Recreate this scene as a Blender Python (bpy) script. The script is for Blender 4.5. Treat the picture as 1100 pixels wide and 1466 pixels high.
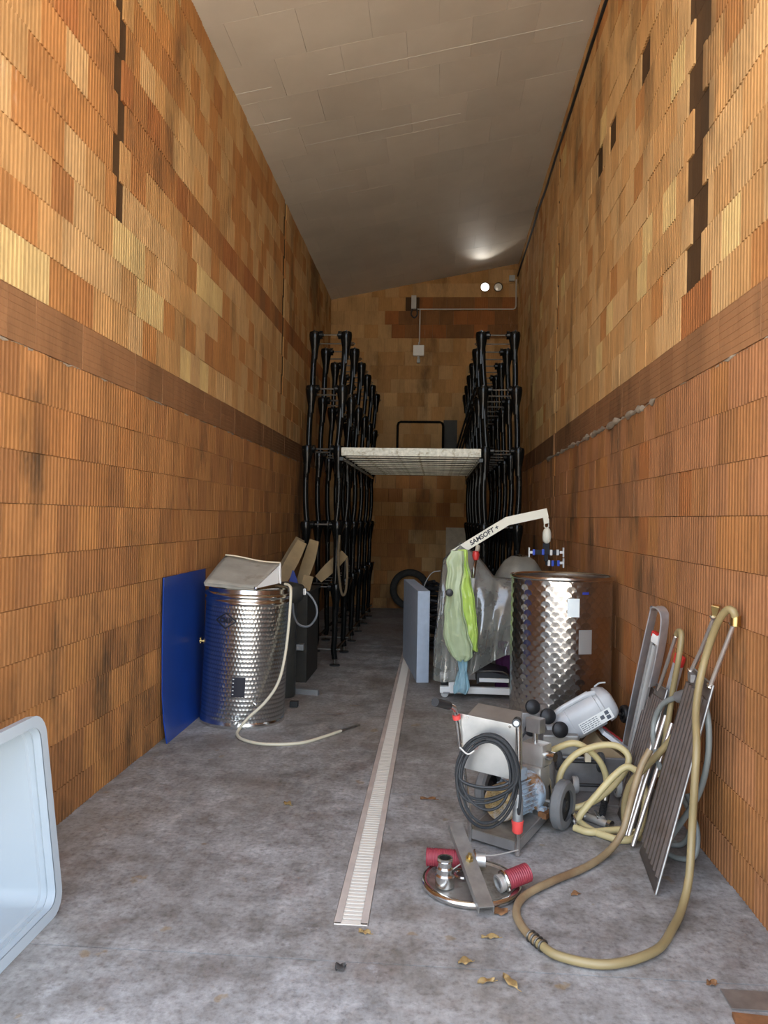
import bpy, math, random
from mathutils import Vector, Matrix
import bmesh

random.seed(7)
sc = bpy.context.scene
for o in list(bpy.data.objects): bpy.data.objects.remove(o)
C = sc.collection

# ---------------------------------------------------------------- camera
EYE = 1.65
YAW, PITCH, ROLL, FPX = -0.0678, 0.0073, -0.0177, 1104.16
fw = Vector((math.sin(YAW)*math.cos(PITCH), math.cos(YAW)*math.cos(PITCH), math.sin(PITCH)))
rt = Vector((math.cos(YAW), -math.sin(YAW), 0)); up = rt.cross(fw)
r2 = rt*math.cos(ROLL) - up*math.sin(ROLL); u2 = rt*math.sin(ROLL) + up*math.cos(ROLL)
cd = bpy.data.cameras.new('camera'); cam = bpy.data.objects.new('camera', cd); C.objects.link(cam)
cd.sensor_fit = 'HORIZONTAL'; cd.sensor_width = 36; cd.lens = 36*FPX/1100
cd.clip_start = .05; cd.clip_end = 200
cam.matrix_world = Matrix(((r2.x, u2.x, -fw.x, 0), (r2.y, u2.y, -fw.y, 0), (r2.z, u2.z, -fw.z, EYE), (0, 0, 0, 1)))
sc.camera = cam

# ---------------------------------------------------------------- daylight
w = bpy.data.worlds.new('sky'); sc.world = w; w.use_nodes = True
nt = w.node_tree; bg = nt.nodes['Background']
sky = nt.nodes.new('ShaderNodeTexSky'); sky.sky_type = 'NISHITA'; sky.sun_disc = False
sky.sun_elevation = math.radians(52); sky.sun_rotation = math.radians(20); sky.dust_density = 2.0; sky.ozone_density = 1.0
hs = nt.nodes.new('ShaderNodeHueSaturation'); hs.inputs['Saturation'].default_value = .5
nt.links.new(sky.outputs[0], hs.inputs['Color']); nt.links.new(hs.outputs[0], bg.inputs[0])
bg.inputs[1].default_value = .40
sd = bpy.data.lights.new('sun', 'SUN'); sd.energy = 8.0; sd.angle = math.radians(.6); sd.color = (1, .93, .82)
so = bpy.data.objects.new('sun', sd); C.objects.link(so); so.rotation_euler = (math.radians(-38), 0, math.radians(-20))
pd = bpy.data.lights.new('doorway_portal', 'AREA'); pd.shape = 'RECTANGLE'; pd.size = 3.3; pd.size_y = 5.9
pd.cycles.is_portal = True
po = bpy.data.objects.new('doorway_portal', pd); C.objects.link(po); po.location = (-.3, 1.98, 2.97); po.rotation_euler = (math.radians(90), 0, 0)
sc.view_settings.view_transform = 'Standard'; sc.view_settings.look = 'None'; sc.view_settings.gamma = 1
sc.view_settings.exposure = 1.8
sc.view_settings.use_curve_mapping = False

# ---------------------------------------------------------------- materials
MATS = {}
class NT:
    def __init__(s, m):
        s.m = m; s.t = m.node_tree; s.b = s.t.nodes['Principled BSDF']
    def n(s, typ, **kw):
        nd = s.t.nodes.new(typ)
        for k, v in kw.items():
            if k.startswith('i_'): nd.inputs[k[2:].replace('_', ' ')].default_value = v
            else: setattr(nd, k, v)
        return nd
    def l(s, a, b): s.t.links.new(a, b)
    def math(s, op, a, b=None):
        nd = s.t.nodes.new('ShaderNodeMath'); nd.operation = op
        for i, v in enumerate((a, b)):
            if v is None: continue
            if isinstance(v, (int, float)): nd.inputs[i].default_value = v
            else: s.l(v, nd.inputs[i])
        return nd.outputs[0]
    def ramp(s, fac, stops):
        nd = s.t.nodes.new('ShaderNodeValToRGB'); cr = nd.color_ramp
        while len(cr.elements) < len(stops): cr.elements.new(.5)
        for e, (p, c) in zip(cr.elements, stops):
            e.position = p; e.color = (*c, 1) if len(c) == 3 else c
        s.l(fac, nd.inputs[0]); return nd.outputs[0]
    def mix(s, fac, a, b, mode='MIX'):
        nd = s.t.nodes.new('ShaderNodeMix'); nd.data_type = 'RGBA'; nd.blend_type = mode
        for i, v in ((0, fac), (6, a), (7, b)):
            if isinstance(v, (int, float)): nd.inputs[i].default_value = v
            elif isinstance(v, tuple): nd.inputs[i].default_value = (*v, 1) if len(v) == 3 else v
            else: s.l(v, nd.inputs[i])
        return nd.outputs[2]
    def coord(s, kind='Object'):
        return s.n('ShaderNodeTexCoord').outputs[kind]
    def noise(s, co, scale, detail=3, rough=.55, stretch=None):
        if stretch:
            mp = s.n('ShaderNodeMapping'); mp.inputs['Scale'].default_value = stretch; s.l(co, mp.inputs[0]); co = mp.outputs[0]
        nd = s.n('ShaderNodeTexNoise'); nd.inputs['Scale'].default_value = scale; nd.inputs['Detail'].default_value = detail
        nd.inputs['Roughness'].default_value = rough; s.l(co, nd.inputs['Vector']); return nd.outputs['Fac']
    def bump(s, h, strength=.3, dist=.01):
        nd = s.n('ShaderNodeBump'); nd.inputs['Strength'].default_value = strength; nd.inputs['Distance'].default_value = dist
        s.l(h, nd.inputs['Height']); s.l(nd.outputs[0], s.b.inputs['Normal'])

def mat(name, col, rough=.5, metal=0., var=.0, scale=8, bump=0., alpha=1., trans=0., coat=0., dirt=None, sss=0., bscale=40):
    if name in MATS: return MATS[name]
    m = bpy.data.materials.new(name); m.use_nodes = True; MATS[name] = m
    t = NT(m); b = t.b
    b.inputs['Base Color'].default_value = (*col, 1); b.inputs['Roughness'].default_value = rough; b.inputs['Metallic'].default_value = metal
    if alpha < 1: b.inputs['Alpha'].default_value = alpha
    if trans: b.inputs['Transmission Weight'].default_value = trans
    if coat: b.inputs['Coat Weight'].default_value = coat
    if var or dirt or bump: co = t.coord('Object')
    base = None
    if var:
        n = t.noise(co, scale, 4)
        base = t.ramp(n, [(.28, tuple(c*(1-var) for c in col)), (.72, tuple(min(1, c*(1+var)) for c in col))])
    if dirt:
        dcol, dscale, lo, hi = dirt
        n2 = t.noise(co, dscale, 6, .65)
        f = t.ramp(n2, [(lo, (0, 0, 0)), (hi, (1, 1, 1))])
        base = t.mix(f, base if base is not None else col, dcol)
    if base is not None: t.l(base, b.inputs['Base Color'])
    if bump:
        t.bump(t.noise(co, bscale, 4), bump, .005)
    return m

def brick_mat(name, col, stain=.25):
    m = bpy.data.materials.new(name); m.use_nodes = True; MATS[name] = m
    t = NT(m); geo = t.n('ShaderNodeNewGeometry').outputs['Position']
    rnd = t.n('ShaderNodeObjectInfo').outputs['Random']
    n1 = t.noise(geo, 5, 5, .6, (1, 1, .35)); n2 = t.noise(geo, 60, 3, .6, (1, 1, .25))
    c = t.ramp(n1, [(.25, tuple(v*.72 for v in col)), (.5, col), (.8, tuple(min(1, v*1.18) for v in col))])
    c = t.mix(.35, c, t.ramp(n2, [(.2, (.45, .45, .45)), (.8, (1.0, 1.0, 1.0))]), 'MULTIPLY')
    # soot and damp streaks in the clay, paler lime smears
    n3 = t.noise(geo, 1.3, 6, .66, (1, 1, .4))
    c = t.mix(t.math('MINIMUM', t.math('MULTIPLY', t.ramp(n3, [(.53, (0, 0, 0)), (.66, (1, 1, 1))]), stain*2.4), .85), c, (.05, .03, .014))
    n4 = t.noise(geo, 4.2, 6, .7, (1, 1, .3))
    c = t.mix(t.math('MULTIPLY', t.ramp(n4, [(.66, (0, 0, 0)), (.78, (1, 1, 1))]), .35), c, (.62, .48, .34))
    v = t.math('ADD', t.math('MULTIPLY', rnd, .22), .89)
    vc = t.n('ShaderNodeCombineColor')
    for i in range(3): t.l(v, vc.inputs[i])
    c = t.mix(1., c, vc.outputs[0], 'MULTIPLY')
    t.l(c, t.b.inputs['Base Color']); t.b.inputs['Roughness'].default_value = .78
    t.b.inputs['Specular IOR Level'].default_value = .3
    t.bump(t.noise(geo, 90, 4, .6), .25, .004)
    return m
BR = {
 'orange': brick_mat('clay_orange', (.40, .172, .050)),
 'amber':  brick_mat('clay_amber', (.45, .235, .083)),
 'ochre':  brick_mat('clay_ochre', (.50, .290, .118)),
 'yellow': brick_mat('clay_yellow', (.56, .375, .15), .12),
 'red':    brick_mat('clay_red', (.32, .115, .032)),
 'brown':  brick_mat('clay_brown', (.23, .100, .034)),
 'umber':  brick_mat('clay_umber', (.072, .036, .013)),
 'rust':   brick_mat('clay_rust', (.345, .142, .042)),
 'clay':   brick_mat('clay_low', (.37, .160, .050), .4),
 'dusk':   brick_mat('clay_dusk', (.31, .130, .042), .4),
 'terra':  brick_mat('clay_terra', (.335, .142, .054), .3),
 'band':   brick_mat('clay_band', (.31, .148, .062), .25),
}
TONES = list(BR)

def concrete():
    m = bpy.data.materials.new('worn_concrete'); m.use_nodes = True; MATS['concrete'] = m
    t = NT(m); g = t.n('ShaderNodeNewGeometry').outputs['Position']
    a = t.noise(g, 1.5, 9, .70); b2 = t.noise(g, 6, 9, .72); d = t.noise(g, .6, 5, .6); e = t.noise(g, 38, 5, .65)
    c = t.ramp(a, [(.32, (.20, .185, .165)), (.44, (.265, .252, .235)), (.55, (.33, .32, .305)), (.68, (.40, .395, .385))])
    c = t.mix(.75, c, t.ramp(b2, [(.34, (.66, .63, .60)), (.5, (.95, .95, .95)), (.66, (1.2, 1.2, 1.2))]), 'MULTIPLY')
    c = t.mix(t.math('MULTIPLY', t.ramp(d, [(.5, (0, 0, 0)), (.62, (1, 1, 1))]), .45), c, (.23, .185, .135))
    st = t.noise(g, 2.4, 6, .62)                                   # wine stains
    c = t.mix(t.math('MULTIPLY', t.ramp(st, [(.57, (0, 0, 0)), (.65, (1, 1, 1))]), .35), c, (.15, .11, .095))
    st2 = t.noise(g, 3.3, 8, .75)                                  # lime bloom
    c = t.mix(t.math('MULTIPLY', t.ramp(st2, [(.60, (0, 0, 0)), (.68, (1, 1, 1))]), .45), c, (.50, .50, .50))
    st3 = t.noise(g, 5.1, 4, .5)                                   # yellowish drips
    c = t.mix(t.math('MULTIPLY', t.ramp(st3, [(.68, (0, 0, 0)), (.71, (1, 1, 1))]), .5), c, (.27, .17, .06))
    c = t.mix(.85, c, t.ramp(e, [(.3, (.58, .56, .54)), (.48, (.95, .95, .95)), (.7, (1.18, 1.18, 1.18))]), 'MULTIPLY')
    c = t.mix(.5, c, t.ramp(t.noise(g, 14, 8, .75, (1, .35, 1)), [(.35, (.62, .60, .58)), (.55, (1, 1, 1)), (.7, (1.12, 1.12, 1.12))]), 'MULTIPLY')
    t.l(c, t.b.inputs['Base Color'])
    t.l(t.ramp(b2, [(.35, (.5, .5, .5)), (.65, (.8, .8, .8))]), t.b.inputs['Roughness'])
    t.bump(b2, .2, .008)
    return m
concrete()

def swirl_steel(name, cw, ch, col, rough=.2, slope=.12):
    """circle-polished stainless steel: overlapping polished discs in staggered rows, on the mesh's metre UVs"""
    m = bpy.data.materials.new(name); m.use_nodes = True; MATS[name] = m
    t = NT(m); uv = t.n('ShaderNodeUVMap').outputs[0]
    s = t.n('ShaderNodeSeparateXYZ'); t.l(uv, s.inputs[0])
    y = t.math('DIVIDE', s.outputs[1], ch); row = t.math('FLOOR', y); fy = t.math('FRACT', y)
    x = t.math('DIVIDE', s.outputs[0], cw)
    def disc(rw, dy):                                  # distance to the centre of the nearest disc of that row, in metres
        xx = t.math('ADD', x, t.math('MULTIPLY', t.math('FLOORED_MODULO', rw, 2.), .5))
        dx = t.math('MULTIPLY', t.math('SUBTRACT', t.math('FRACT', xx), .5), cw)
        dm = t.math('MULTIPLY', dy, ch)
        return t.math('SQRT', t.math('ADD', t.math('MULTIPLY', dx, dx), t.math('MULTIPLY', dm, dm)))
    r1 = disc(row, fy); r2_ = disc(t.math('ADD', row, 1.), t.math('SUBTRACT', fy, 1.))
    over = t.math('GREATER_THAN', r1, max(cw*.53, ch*.62))
    r = t.math('ADD', t.math('MULTIPLY', r1, t.math('SUBTRACT', 1., over)), t.math('MULTIPLY', r2_, over))
    t.b.inputs['Metallic'].default_value = 1.
    fine = t.math('FRACT', t.math('MULTIPLY', r, 420.))
    c = t.ramp(t.math('MULTIPLY', r, 1/cw), [(.0, col), (.46, tuple(v*.92 for v in col)), (.56, tuple(v*.6 for v in col))])
    t.l(c, t.b.inputs['Base Color']); t.b.inputs['Roughness'].default_value = rough
    t.bump(r, 1., slope)
    return m
# ---------------------------------------------------------------- mesh helpers
def V(*a): return Vector(a)
class MB:
    """collects faces; build() links them as one mesh object"""
    def __init__(s): s.v = []; s.f = []; s.uv = {}; s.mi = {}
    def add(s, vs, fs, uvs=None, mi=0):
        o = len(s.v); s.v += [tuple(q) for q in vs]
        for k, f in enumerate(fs):
            s.f.append(tuple(o+i for i in f))
            if uvs: s.uv[len(s.f)-1] = uvs[k]
            if mi: s.mi[len(s.f)-1] = mi
        return s
    def box(s, x0, x1, y0, y1, z0, z1, bev=0, mi=0, M=None):
        if bev <= 0:
            vs = [(x, y, z) for x in (x0, x1) for y in (y0, y1) for z in (z0, z1)]
            fs = [(0, 1, 3, 2), (4, 6, 7, 5), (0, 4, 5, 1), (2, 3, 7, 6), (0, 2, 6, 4), (1, 5, 7, 3)]
        else:
            bm = bmesh.new(); bmesh.ops.create_cube(bm, size=1)
            for q in bm.verts: q.co = Vector(((x0+x1)/2+q.co.x*(x1-x0), (y0+y1)/2+q.co.y*(y1-y0), (z0+z1)/2+q.co.z*(z1-z0)))
            bmesh.ops.bevel(bm, geom=bm.edges[:], offset=bev, segments=2, affect='EDGES', profile=.6)
            bm.verts.index_update(); vs = [q.co.copy() for q in bm.verts]; fs = [[q.index for q in f.verts] for f in bm.faces]; bm.free()
        if M is not None: vs = [M @ Vector(q) for q in vs]
        return s.add(vs, fs, mi=mi)
    def ring_loft(s, rings, cap=True, closed=True, mi=0, uv=None):
        n = len(rings[0]); vs = [q for r in rings for q in r]; fs = []; uvs = []
        for i in range(len(rings)-1):
            for j in range(n if closed else n-1):
                k = (j+1) % n
                fs.append((i*n+j, i*n+k, (i+1)*n+k, (i+1)*n+j))
                if uv: uvs.append([uv(i, j), uv(i, j+1), uv(i+1, j+1), uv(i+1, j)])
        if cap and closed:
            fs.append(tuple(range(n-1, -1, -1))); fs.append(tuple((len(rings)-1)*n+j for j in range(n)))
            if uv: uvs += [[(0, 0)]*n, [(0, 0)]*n]
        return s.add(vs, fs, uvs if uv else None, mi)
    def tube(s, pts, r, n=10, smooth=0, cap=True, mi=0, flat=1.):
        pts = [Vector(q) for q in pts]
        if smooth: pts = spline(pts, smooth)
        rr = r if isinstance(r, (list, tuple)) else [r]*len(pts)
        if len(rr) != len(pts): rr = [rr[min(len(rr)-1, int(i*len(rr)/len(pts)))] for i in range(len(pts))]
        rings = []; prev = None
        for i, q in enumerate(pts):
            a = pts[max(0, i-1)]; b = pts[min(len(pts)-1, i+1)]; d = (b-a)
            if d.length < 1e-9: d = Vector((0, 0, 1))
            d.normalize()
            if prev is None:
                ref = Vector((0, 0, 1)) if abs(d.z) < .9 else Vector((1, 0, 0)); nx = d.cross(ref).normalized()
            else:
                nx = prev - d*prev.dot(d)
                if nx.length < 1e-6: nx = d.orthogonal()
                nx.normalize()
            prev = nx; ny = d.cross(nx)
            rings.append([q+(nx*math.cos(2*math.pi*k/n)+ny*math.sin(2*math.pi*k/n)*flat)*rr[i] for k in range(n)])
        return s.ring_loft(rings, cap, mi=mi)
    def lathe(s, prof, n=32, M=None, mi=0, cap=True, uvm=False):
        rings = []; acc = [0]
        for i, (r, z) in enumerate(prof):
            rings.append([Vector((r*math.cos(2*math.pi*k/n), r*math.sin(2*math.pi*k/n), z)) for k in range(n)])
            if i: acc.append(acc[-1]+math.hypot(r-prof[i-1][0], z-prof[i-1][1]))
        if M is not None: rings = [[M @ q for q in r] for r in rings]
        R = max(p[0] for p in prof)
        return s.ring_loft(rings, cap, mi=mi, uv=(lambda i, j: (2*math.pi*R*j/n, acc[i])) if uvm else None)
    def cyl(s, a, b, r, n=16, r1=None, mi=0):
        return s.tube([a, b], [r, r if r1 is None else r1], n, mi=mi)
    def prism(s, poly, h, M=None, mi=0):
        n = len(poly); vs = [Vector((x, y, 0)) for x, y in poly]+[Vector((x, y, h)) for x, y in poly]
        if M is not None: vs = [M @ q for q in vs]
        return s.add(vs, [tuple(range(n-1, -1, -1)), tuple(range(n, 2*n))]+[(i, (i+1) % n, n+(i+1) % n, n+i) for i in range(n)], mi=mi)
    def grid(s, rows, thick=0, mi=0):
        n = len(rows[0]); m = len(rows)
        vs = [Vector(q) for r in rows for q in r]
        fs = [(i*n+j, i*n+j+1, (i+1)*n+j+1, (i+1)*n+j) for i in range(m-1) for j in range(n-1)]
        return s.add(vs, fs, mi=mi)
    def sphere(s, c, r, n=12, sc=(1, 1, 1), mi=0):
        prof = []
        rings = []
        for i in range(n//2+1):
            a = -math.pi/2+math.pi*i/(n//2); rr = max(1e-4, math.cos(a))
            rings.append([Vector((c[0]+r*sc[0]*rr*math.cos(2*math.pi*k/n), c[1]+r*sc[1]*rr*math.sin(2*math.pi*k/n), c[2]+r*sc[2]*math.sin(a))) for k in range(n)])
        return s.ring_loft(rings, mi=mi)
    def torus(s, c, R, r, n=32, m=10, M=None, mi=0):
        rings = []
        for i in range(n+1):
            a = 2*math.pi*i/n
            rings.append([Vector(((R+r*math.cos(2*math.pi*k/m))*math.cos(a), (R+r*math.cos(2*math.pi*k/m))*math.sin(a), r*math.sin(2*math.pi*k/m))) for k in range(m)])
        rings = [[((M @ q) if M is not None else q)+Vector(c) for q in rg] for rg in rings]
        return s.ring_loft(rings, cap=False, mi=mi)
    def mesh(s, name, mats, smooth=None):
        me = bpy.data.meshes.new(name); me.from_pydata(s.v, [], s.f)
        if not isinstance(mats, (list, tuple)): mats = [mats]
        for m in mats: me.materials.append(MATS[m] if isinstance(m, str) else m)
        for k, v in s.mi.items(): me.polygons[k].material_index = v
        if s.uv:
            ul = me.uv_layers.new(name='UVMap')
            for k, uvs in s.uv.items():
                for li, q in zip(me.polygons[k].loop_indices, uvs): ul.data[li].uv = q
        bm = bmesh.new(); bm.from_mesh(me); bmesh.ops.recalc_face_normals(bm, faces=bm.faces); bm.to_mesh(me); bm.free()
        if smooth is not None:
            me.polygons.foreach_set('use_smooth', [True]*len(me.polygons))
            me.set_sharp_from_angle(angle=math.radians(smooth))
        me.update(); return me
    def build(s, name, mats, parent=None, smooth=40, loc=None):
        o = bpy.data.objects.new(name, s.mesh(name, mats, smooth)); C.objects.link(o)
        if parent is not None: o.parent = parent
        if loc is not None: o.location = loc
        return o

def spline(pts, k=8):
    out = []; n = len(pts)
    for i in range(n-1):
        p0 = pts[max(0, i-1)]; p1 = pts[i]; p2 = pts[i+1]; p3 = pts[min(n-1, i+2)]
        if i == 0: p0 = p1*2-p2
        if i == n-2: p3 = p2*2-p1
        for j in range(k):
            t = j/k
            out.append(.5*((2*p1)+(p2-p0)*t+(2*p0-5*p1+4*p2-p3)*t*t+(3*p1-p0-3*p2+p3)*t**3))
    out.append(pts[-1]); return out

def tag(o, label=None, cat=None, group=None, kind=None):
    if label: o['label'] = label
    if cat: o['category'] = cat
    if group: o['group'] = group
    if kind: o['kind'] = kind
    return o
def thing(name, label, cat, loc=(0, 0, 0), rot=(0, 0, 0), group=None):
    o = bpy.data.objects.new(name, None); C.objects.link(o); o.location = loc; o.rotation_euler = rot; o.empty_display_size = .1
    return tag(o, label, cat, group)
def inst(name, me, parent=None, loc=(0, 0, 0), rot=(0, 0, 0), scale=(1, 1, 1)):
    o = bpy.data.objects.new(name, me); C.objects.link(o); o.location = loc; o.rotation_euler = rot; o.scale = scale
    if parent is not None: o.parent = parent
    return o
def frame(o, x, y=None):
    """matrix with local +X along x (and +Z as near as possible to y)"""
    x = Vector(x).normalized(); z = Vector(y) if y is not None else Vector((0, 0, 1))
    z = (z-x*z.dot(x)).normalized(); yy = z.cross(x)
    return Matrix(((x.x, yy.x, z.x, o[0]), (x.y, yy.y, z.y, o[1]), (x.z, yy.z, z.z, o[2]), (0, 0, 0, 1)))
def text(name, s, size, M, m, parent, depth=.0006, align='CENTER', shear=0, bold=0):
    cu = bpy.data.curves.new(name, 'FONT'); cu.body = s; cu.size = size; cu.extrude = depth; cu.align_x = align; cu.align_y = 'CENTER'; cu.shear = shear; cu.offset = bold
    tmp = bpy.data.objects.new(name, cu); C.objects.link(tmp)
    bpy.context.view_layer.update()
    me = bpy.data.meshes.new_from_object(tmp.evaluated_get(bpy.context.evaluated_depsgraph_get()))
    bpy.data.objects.remove(tmp); me.materials.clear(); me.materials.append(MATS[m] if isinstance(m, str) else m)
    o = bpy.data.objects.new(name, me); C.objects.link(o); o.parent = parent; o.matrix_local = M
    return o
# ---------------------------------------------------------------- the room
YB, YF = 14.06, 2.0                    # back wall face, open front
XL0, AL = -1.9545, .0027               # left wall face at Y=0 and its turn
XR0, AR = 1.3549, -.0039
ZBAND, CO = 2.436, .25                 # underside of the flat course, course height
ZL, ZR = 5.648, 6.290
SL = (ZR-ZL)/(1.375+1.97)
BW = .25
mat('mortar', (.17, .12, .085), .9, var=.3, scale=6)
mat('grey_mortar', (.33, .27, .20), .9, var=.3, scale=9, bump=.5)
mat('gap_dark', (.05, .032, .018), .9)

def brick_mesh(tone, ribs, fine=False, flip=False):
    """0.25 m clay block: front face at x=0 looking +x, ribbed by vertical grooves"""
    wd, hg, g = BW-.003, CO-.003, .0015
    mb = MB()
    if fine:                                        # flat course with thin level grooves
        prof = []; n = 7
        for i in range(n):
            z0 = g+hg*i/n; z1 = g+hg*(i+1)/n
            prof += [(0, z0), (0, z0+(z1-z0)*.78), (-.0022, z0+(z1-z0)*.9)]
        prof.append((0, g+hg))
        rows = [[(x, y, z) for y in (g, g+wd)] for x, z in prof]
        mb.grid(rows)
        k = len(prof)
        mb.add([(0, g, g), (0, g+wd, g), (-.07, g, g), (-.07, g+wd, g), (0, g, g+hg), (0, g+wd, g+hg), (-.07, g, g+hg), (-.07, g+wd, g+hg)],
               [(0, 1, 3, 2), (4, 6, 7, 5), (0, 2, 6, 4), (1, 5, 7, 3)])
    else:
        prof = []; dp = .013 if ribs else .0012; n = 7          # grooves with one steep side and one that looks back to the door
        for i in range(n):
            y0 = g+wd*i/n; st = wd/n
            prof += [(0, y0+st*.12), (0, y0+st*.66), (-dp, y0+st*.72), (-dp, y0+st*.80)]
        prof = [(0, g)]+prof+[(0, g+wd)]
        if flip: prof = [(x, 2*g+wd-y) for x, y in reversed(prof)]
        mb.grid([[(x, y, z) for x, y in prof] for z in (g, g+hg)])
        for z in (g, g+hg):
            mb.add([(x, y, z) for x, y in prof]+[(-.07, g+wd, z), (-.07, g, z)], [tuple(range(len(prof)+2))])
        mb.add([(0, g, g), (0, g, g+hg), (-.07, g, g+hg), (-.07, g, g)], [(0, 1, 2, 3)])
        mb.add([(0, g+wd, g), (0, g+wd, g+hg), (-.07, g+wd, g+hg), (-.07, g+wd, g)], [(0, 1, 2, 3)])
    return mb
BM = {}
def bmesh_for(tone, kind, flip=False):
    if (tone, kind, flip) not in BM:
        mb = brick_mesh(tone, kind == 'rib', kind == 'fine', flip)
        BM[tone, kind, flip] = (mb, mb.mesh('brick_'+tone, BR[tone], None))
    return BM[tone, kind, flip]
def wall_bricks(root, flip, segs, near):
    """segs: (y0, y1, z0, z1, tone, kind, push). The `near` ones that show largest become brick objects, the rest one mesh."""
    def size(sg):
        y = max(.1, (sg[0]+sg[1])/2)
        return -1 if y < near[1] else (sg[1]-sg[0])*(sg[3]-sg[2])/y**3
    order = sorted(range(len(segs)), key=lambda i: -size(segs[i])); own = set(order[:near[0]])
    rest = MB()
    for i, (y0, y1, z0, z1, tone, kind, push) in enumerate(segs):
        mb, me = bmesh_for(tone, kind, flip)
        sy, sz = (y1-y0)/BW, (z1-z0)/CO
        if i in own:
            if flip: inst('brick', me, root, (-push, y1, z0), (0, 0, math.pi), (1, sy, sz))
            else: inst('brick', me, root, (push, y0, z0), (0, 0, 0), (1, sy, sz))
        else:
            if flip: vs = [(-(x+push), y1-y*sy, z0+z*sz) for x, y, z in mb.v]
            else: vs = [(x+push, y0+y*sy, z0+z*sz) for x, y, z in mb.v]
            rest.add(vs, mb.f, mi=TONES.index(tone))
    if rest.v:
        o = rest.build('far_bricks', [BR[t] for t in TONES], root, None); o['kind'] = 'stuff'

def pick(d):
    r = random.random()*sum(d.values())
    for k, v in d.items():
        r -= v
        if r <= 0: return k
    return k
def rows(top):
    """courses from the floor up: (row, z0, z1); row 0 is the first above the flat band, -1 the band"""
    out = []
    for k in range(-11, 20):
        z0 = ZBAND+.25+k*CO; z1 = z0+CO
        if z1 <= .02 or z0 >= top-.02: continue
        out.append((k, max(0, z0), min(top, z1)))
    return out
def lay(top, joints, tone, skip=None):
    segs = []
    for k, z0, z1 in rows(top):
        y = YF+(.0 if k % 2 else .125)-.125
        cuts = []
        for jy, jw, lo, hi, st in joints:
            if lo <= k <= hi: cuts.append((jy+(st if k % 2 else -st), jw))
        while y < YB:
            a, b = max(y, YF), min(y+BW, YB); y += BW
            if b-a < .02: continue
            kind = 'fine' if k == -1 else 'rib'
            parts = [(a, b, None)]
            for cy, cw in cuts:
                new = []
                for (p, q, t) in parts:
                    if t or q <= cy or p >= cy+cw: new.append((p, q, t)); continue
                    if cy-p > .015: new.append((p, cy, None))
                    new.append((max(p, cy), min(q, cy+cw), 'joint'))
                    if q-(cy+cw) > .015: new.append((cy+cw, q, None))
                parts = new
            for p, q, t in parts:
                if t == 'joint': segs.append((p, q, z0, z1, 'umber', 'flat', -.014)); continue
                tn, push = tone(k, (p+q)/2, (z0+z1)/2)
                segs.append((p, q, z0, z1, tn, kind if push > -.03 else 'flat', max(push, -.014)))
    return segs
def jit(): return random.uniform(-.004, .003)

def tone_left(k, y, z):
    if k == -1: return 'band', .004+jit()*.3
    if k == 5 and y > 4.4: return pick({'red': 3, 'rust': 2, 'brown': 1}), jit()
    if k == 6 and y < 5.2: return pick({'red': 2, 'rust': 3}), jit()
    if k >= 6 and y < 4.5: return pick({'orange': 4, 'rust': 2, 'amber': 2}), jit()
    if k >= 0:
        if k <= 4 and y < 7 and math.sin(y*2.3+k*1.7) > .55 and random.random() < .6: return 'yellow', jit()
        return pick({'amber': 5, 'ochre': 4, 'orange': 3, 'rust': .6, 'yellow': .06}), jit()
    return pick({'clay': 6, 'dusk': 4, 'rust': 2, 'orange': 1.5}), jit()
def tone_right(k, y, z):
    if k == -1: return 'band', .004+jit()*.3
    if k == 8:
        for cy in (5.42, 6.27, 6.93):
            if abs(y-cy) < .126: return 'umber', -.032
    if k >= 0:
        if k == 0 and abs(y-4.3) < .2: return 'red', jit()
        return pick({'amber': 5, 'ochre': 6, 'orange': .8, 'yellow': .9 if math.sin(y*1.7+k*2.1) > .3 else .05}), jit()
    return pick({'terra': 7, 'dusk': 3, 'rust': 2, 'red': 1.0}), jit()

def core(name, mb): return tag(mb.build(name, 'mortar', None, None), kind='structure')
wl = core('wall_left', MB().box(-.35, -.066, YF, YB+.3, -.2, 6.9)); wl.location = (XL0, 0, 0); wl.rotation_euler = (0, 0, AL)
wr = core('wall_right', MB().box(.066, .35, YF, YB+.3, -.2, 6.9)); wr.location = (XR0, 0, 0); wr.rotation_euler = (0, 0, AR)
wb = core('wall_back', MB().box(-2.4, 1.8, .066, .35, -.2, 6.9)); wb.location = (0, YB, 0)
wall_bricks(wl, False, lay(5.70, [(4.50, .13, 3, 14, .03), (9.6, .13, 2, 14, .02)], tone_left), (300, 3.25))
wall_bricks(wr, True, lay(6.34, [(4.12, .27, 1, 15, .05), (9.2, .12, -8, 15, .03)], tone_right), (300, 2.95))
# back wall: plain-faced blocks, seen square on
def tone_back(k, x, z):
    if 9 <= k <= 11 and x > (-.78, -.95, -.62)[k-9 if k < 11 else 2]: return pick({'brown': 2, 'red': 2, 'umber': .15})
    if z > 2.4: return pick({'ochre': 5, 'amber': 5})
    return pick({'amber': 4, 'orange': 4, 'ochre': 1.5, 'rust': 1})
bk = []
for k, z0, z1 in rows(6.36):
    x = -2.0-(.125 if k % 2 else 0)
    while x < 1.42:
        a, b = max(x, -2.0), min(x+BW, 1.42); x += BW
        if b-a < .03: continue
        if z0 > ZL+(b+1.97)*SL+.02: continue
        bk.append((a, b, z0, z1, tone_back(k, (a+b)/2, z0), 'flat', jit()))
# the block mesh looks along +x; turn it to look along -y
for a, b, z0, z1, tn, kind, push in bk:
    inst('brick', bmesh_for(tn, 'flat')[1], wb, (a, -push, z0), (0, 0, -math.pi/2), (1, (b-a)/BW, (z1-z0)/CO)).location = (a, -push, z0)

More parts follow.
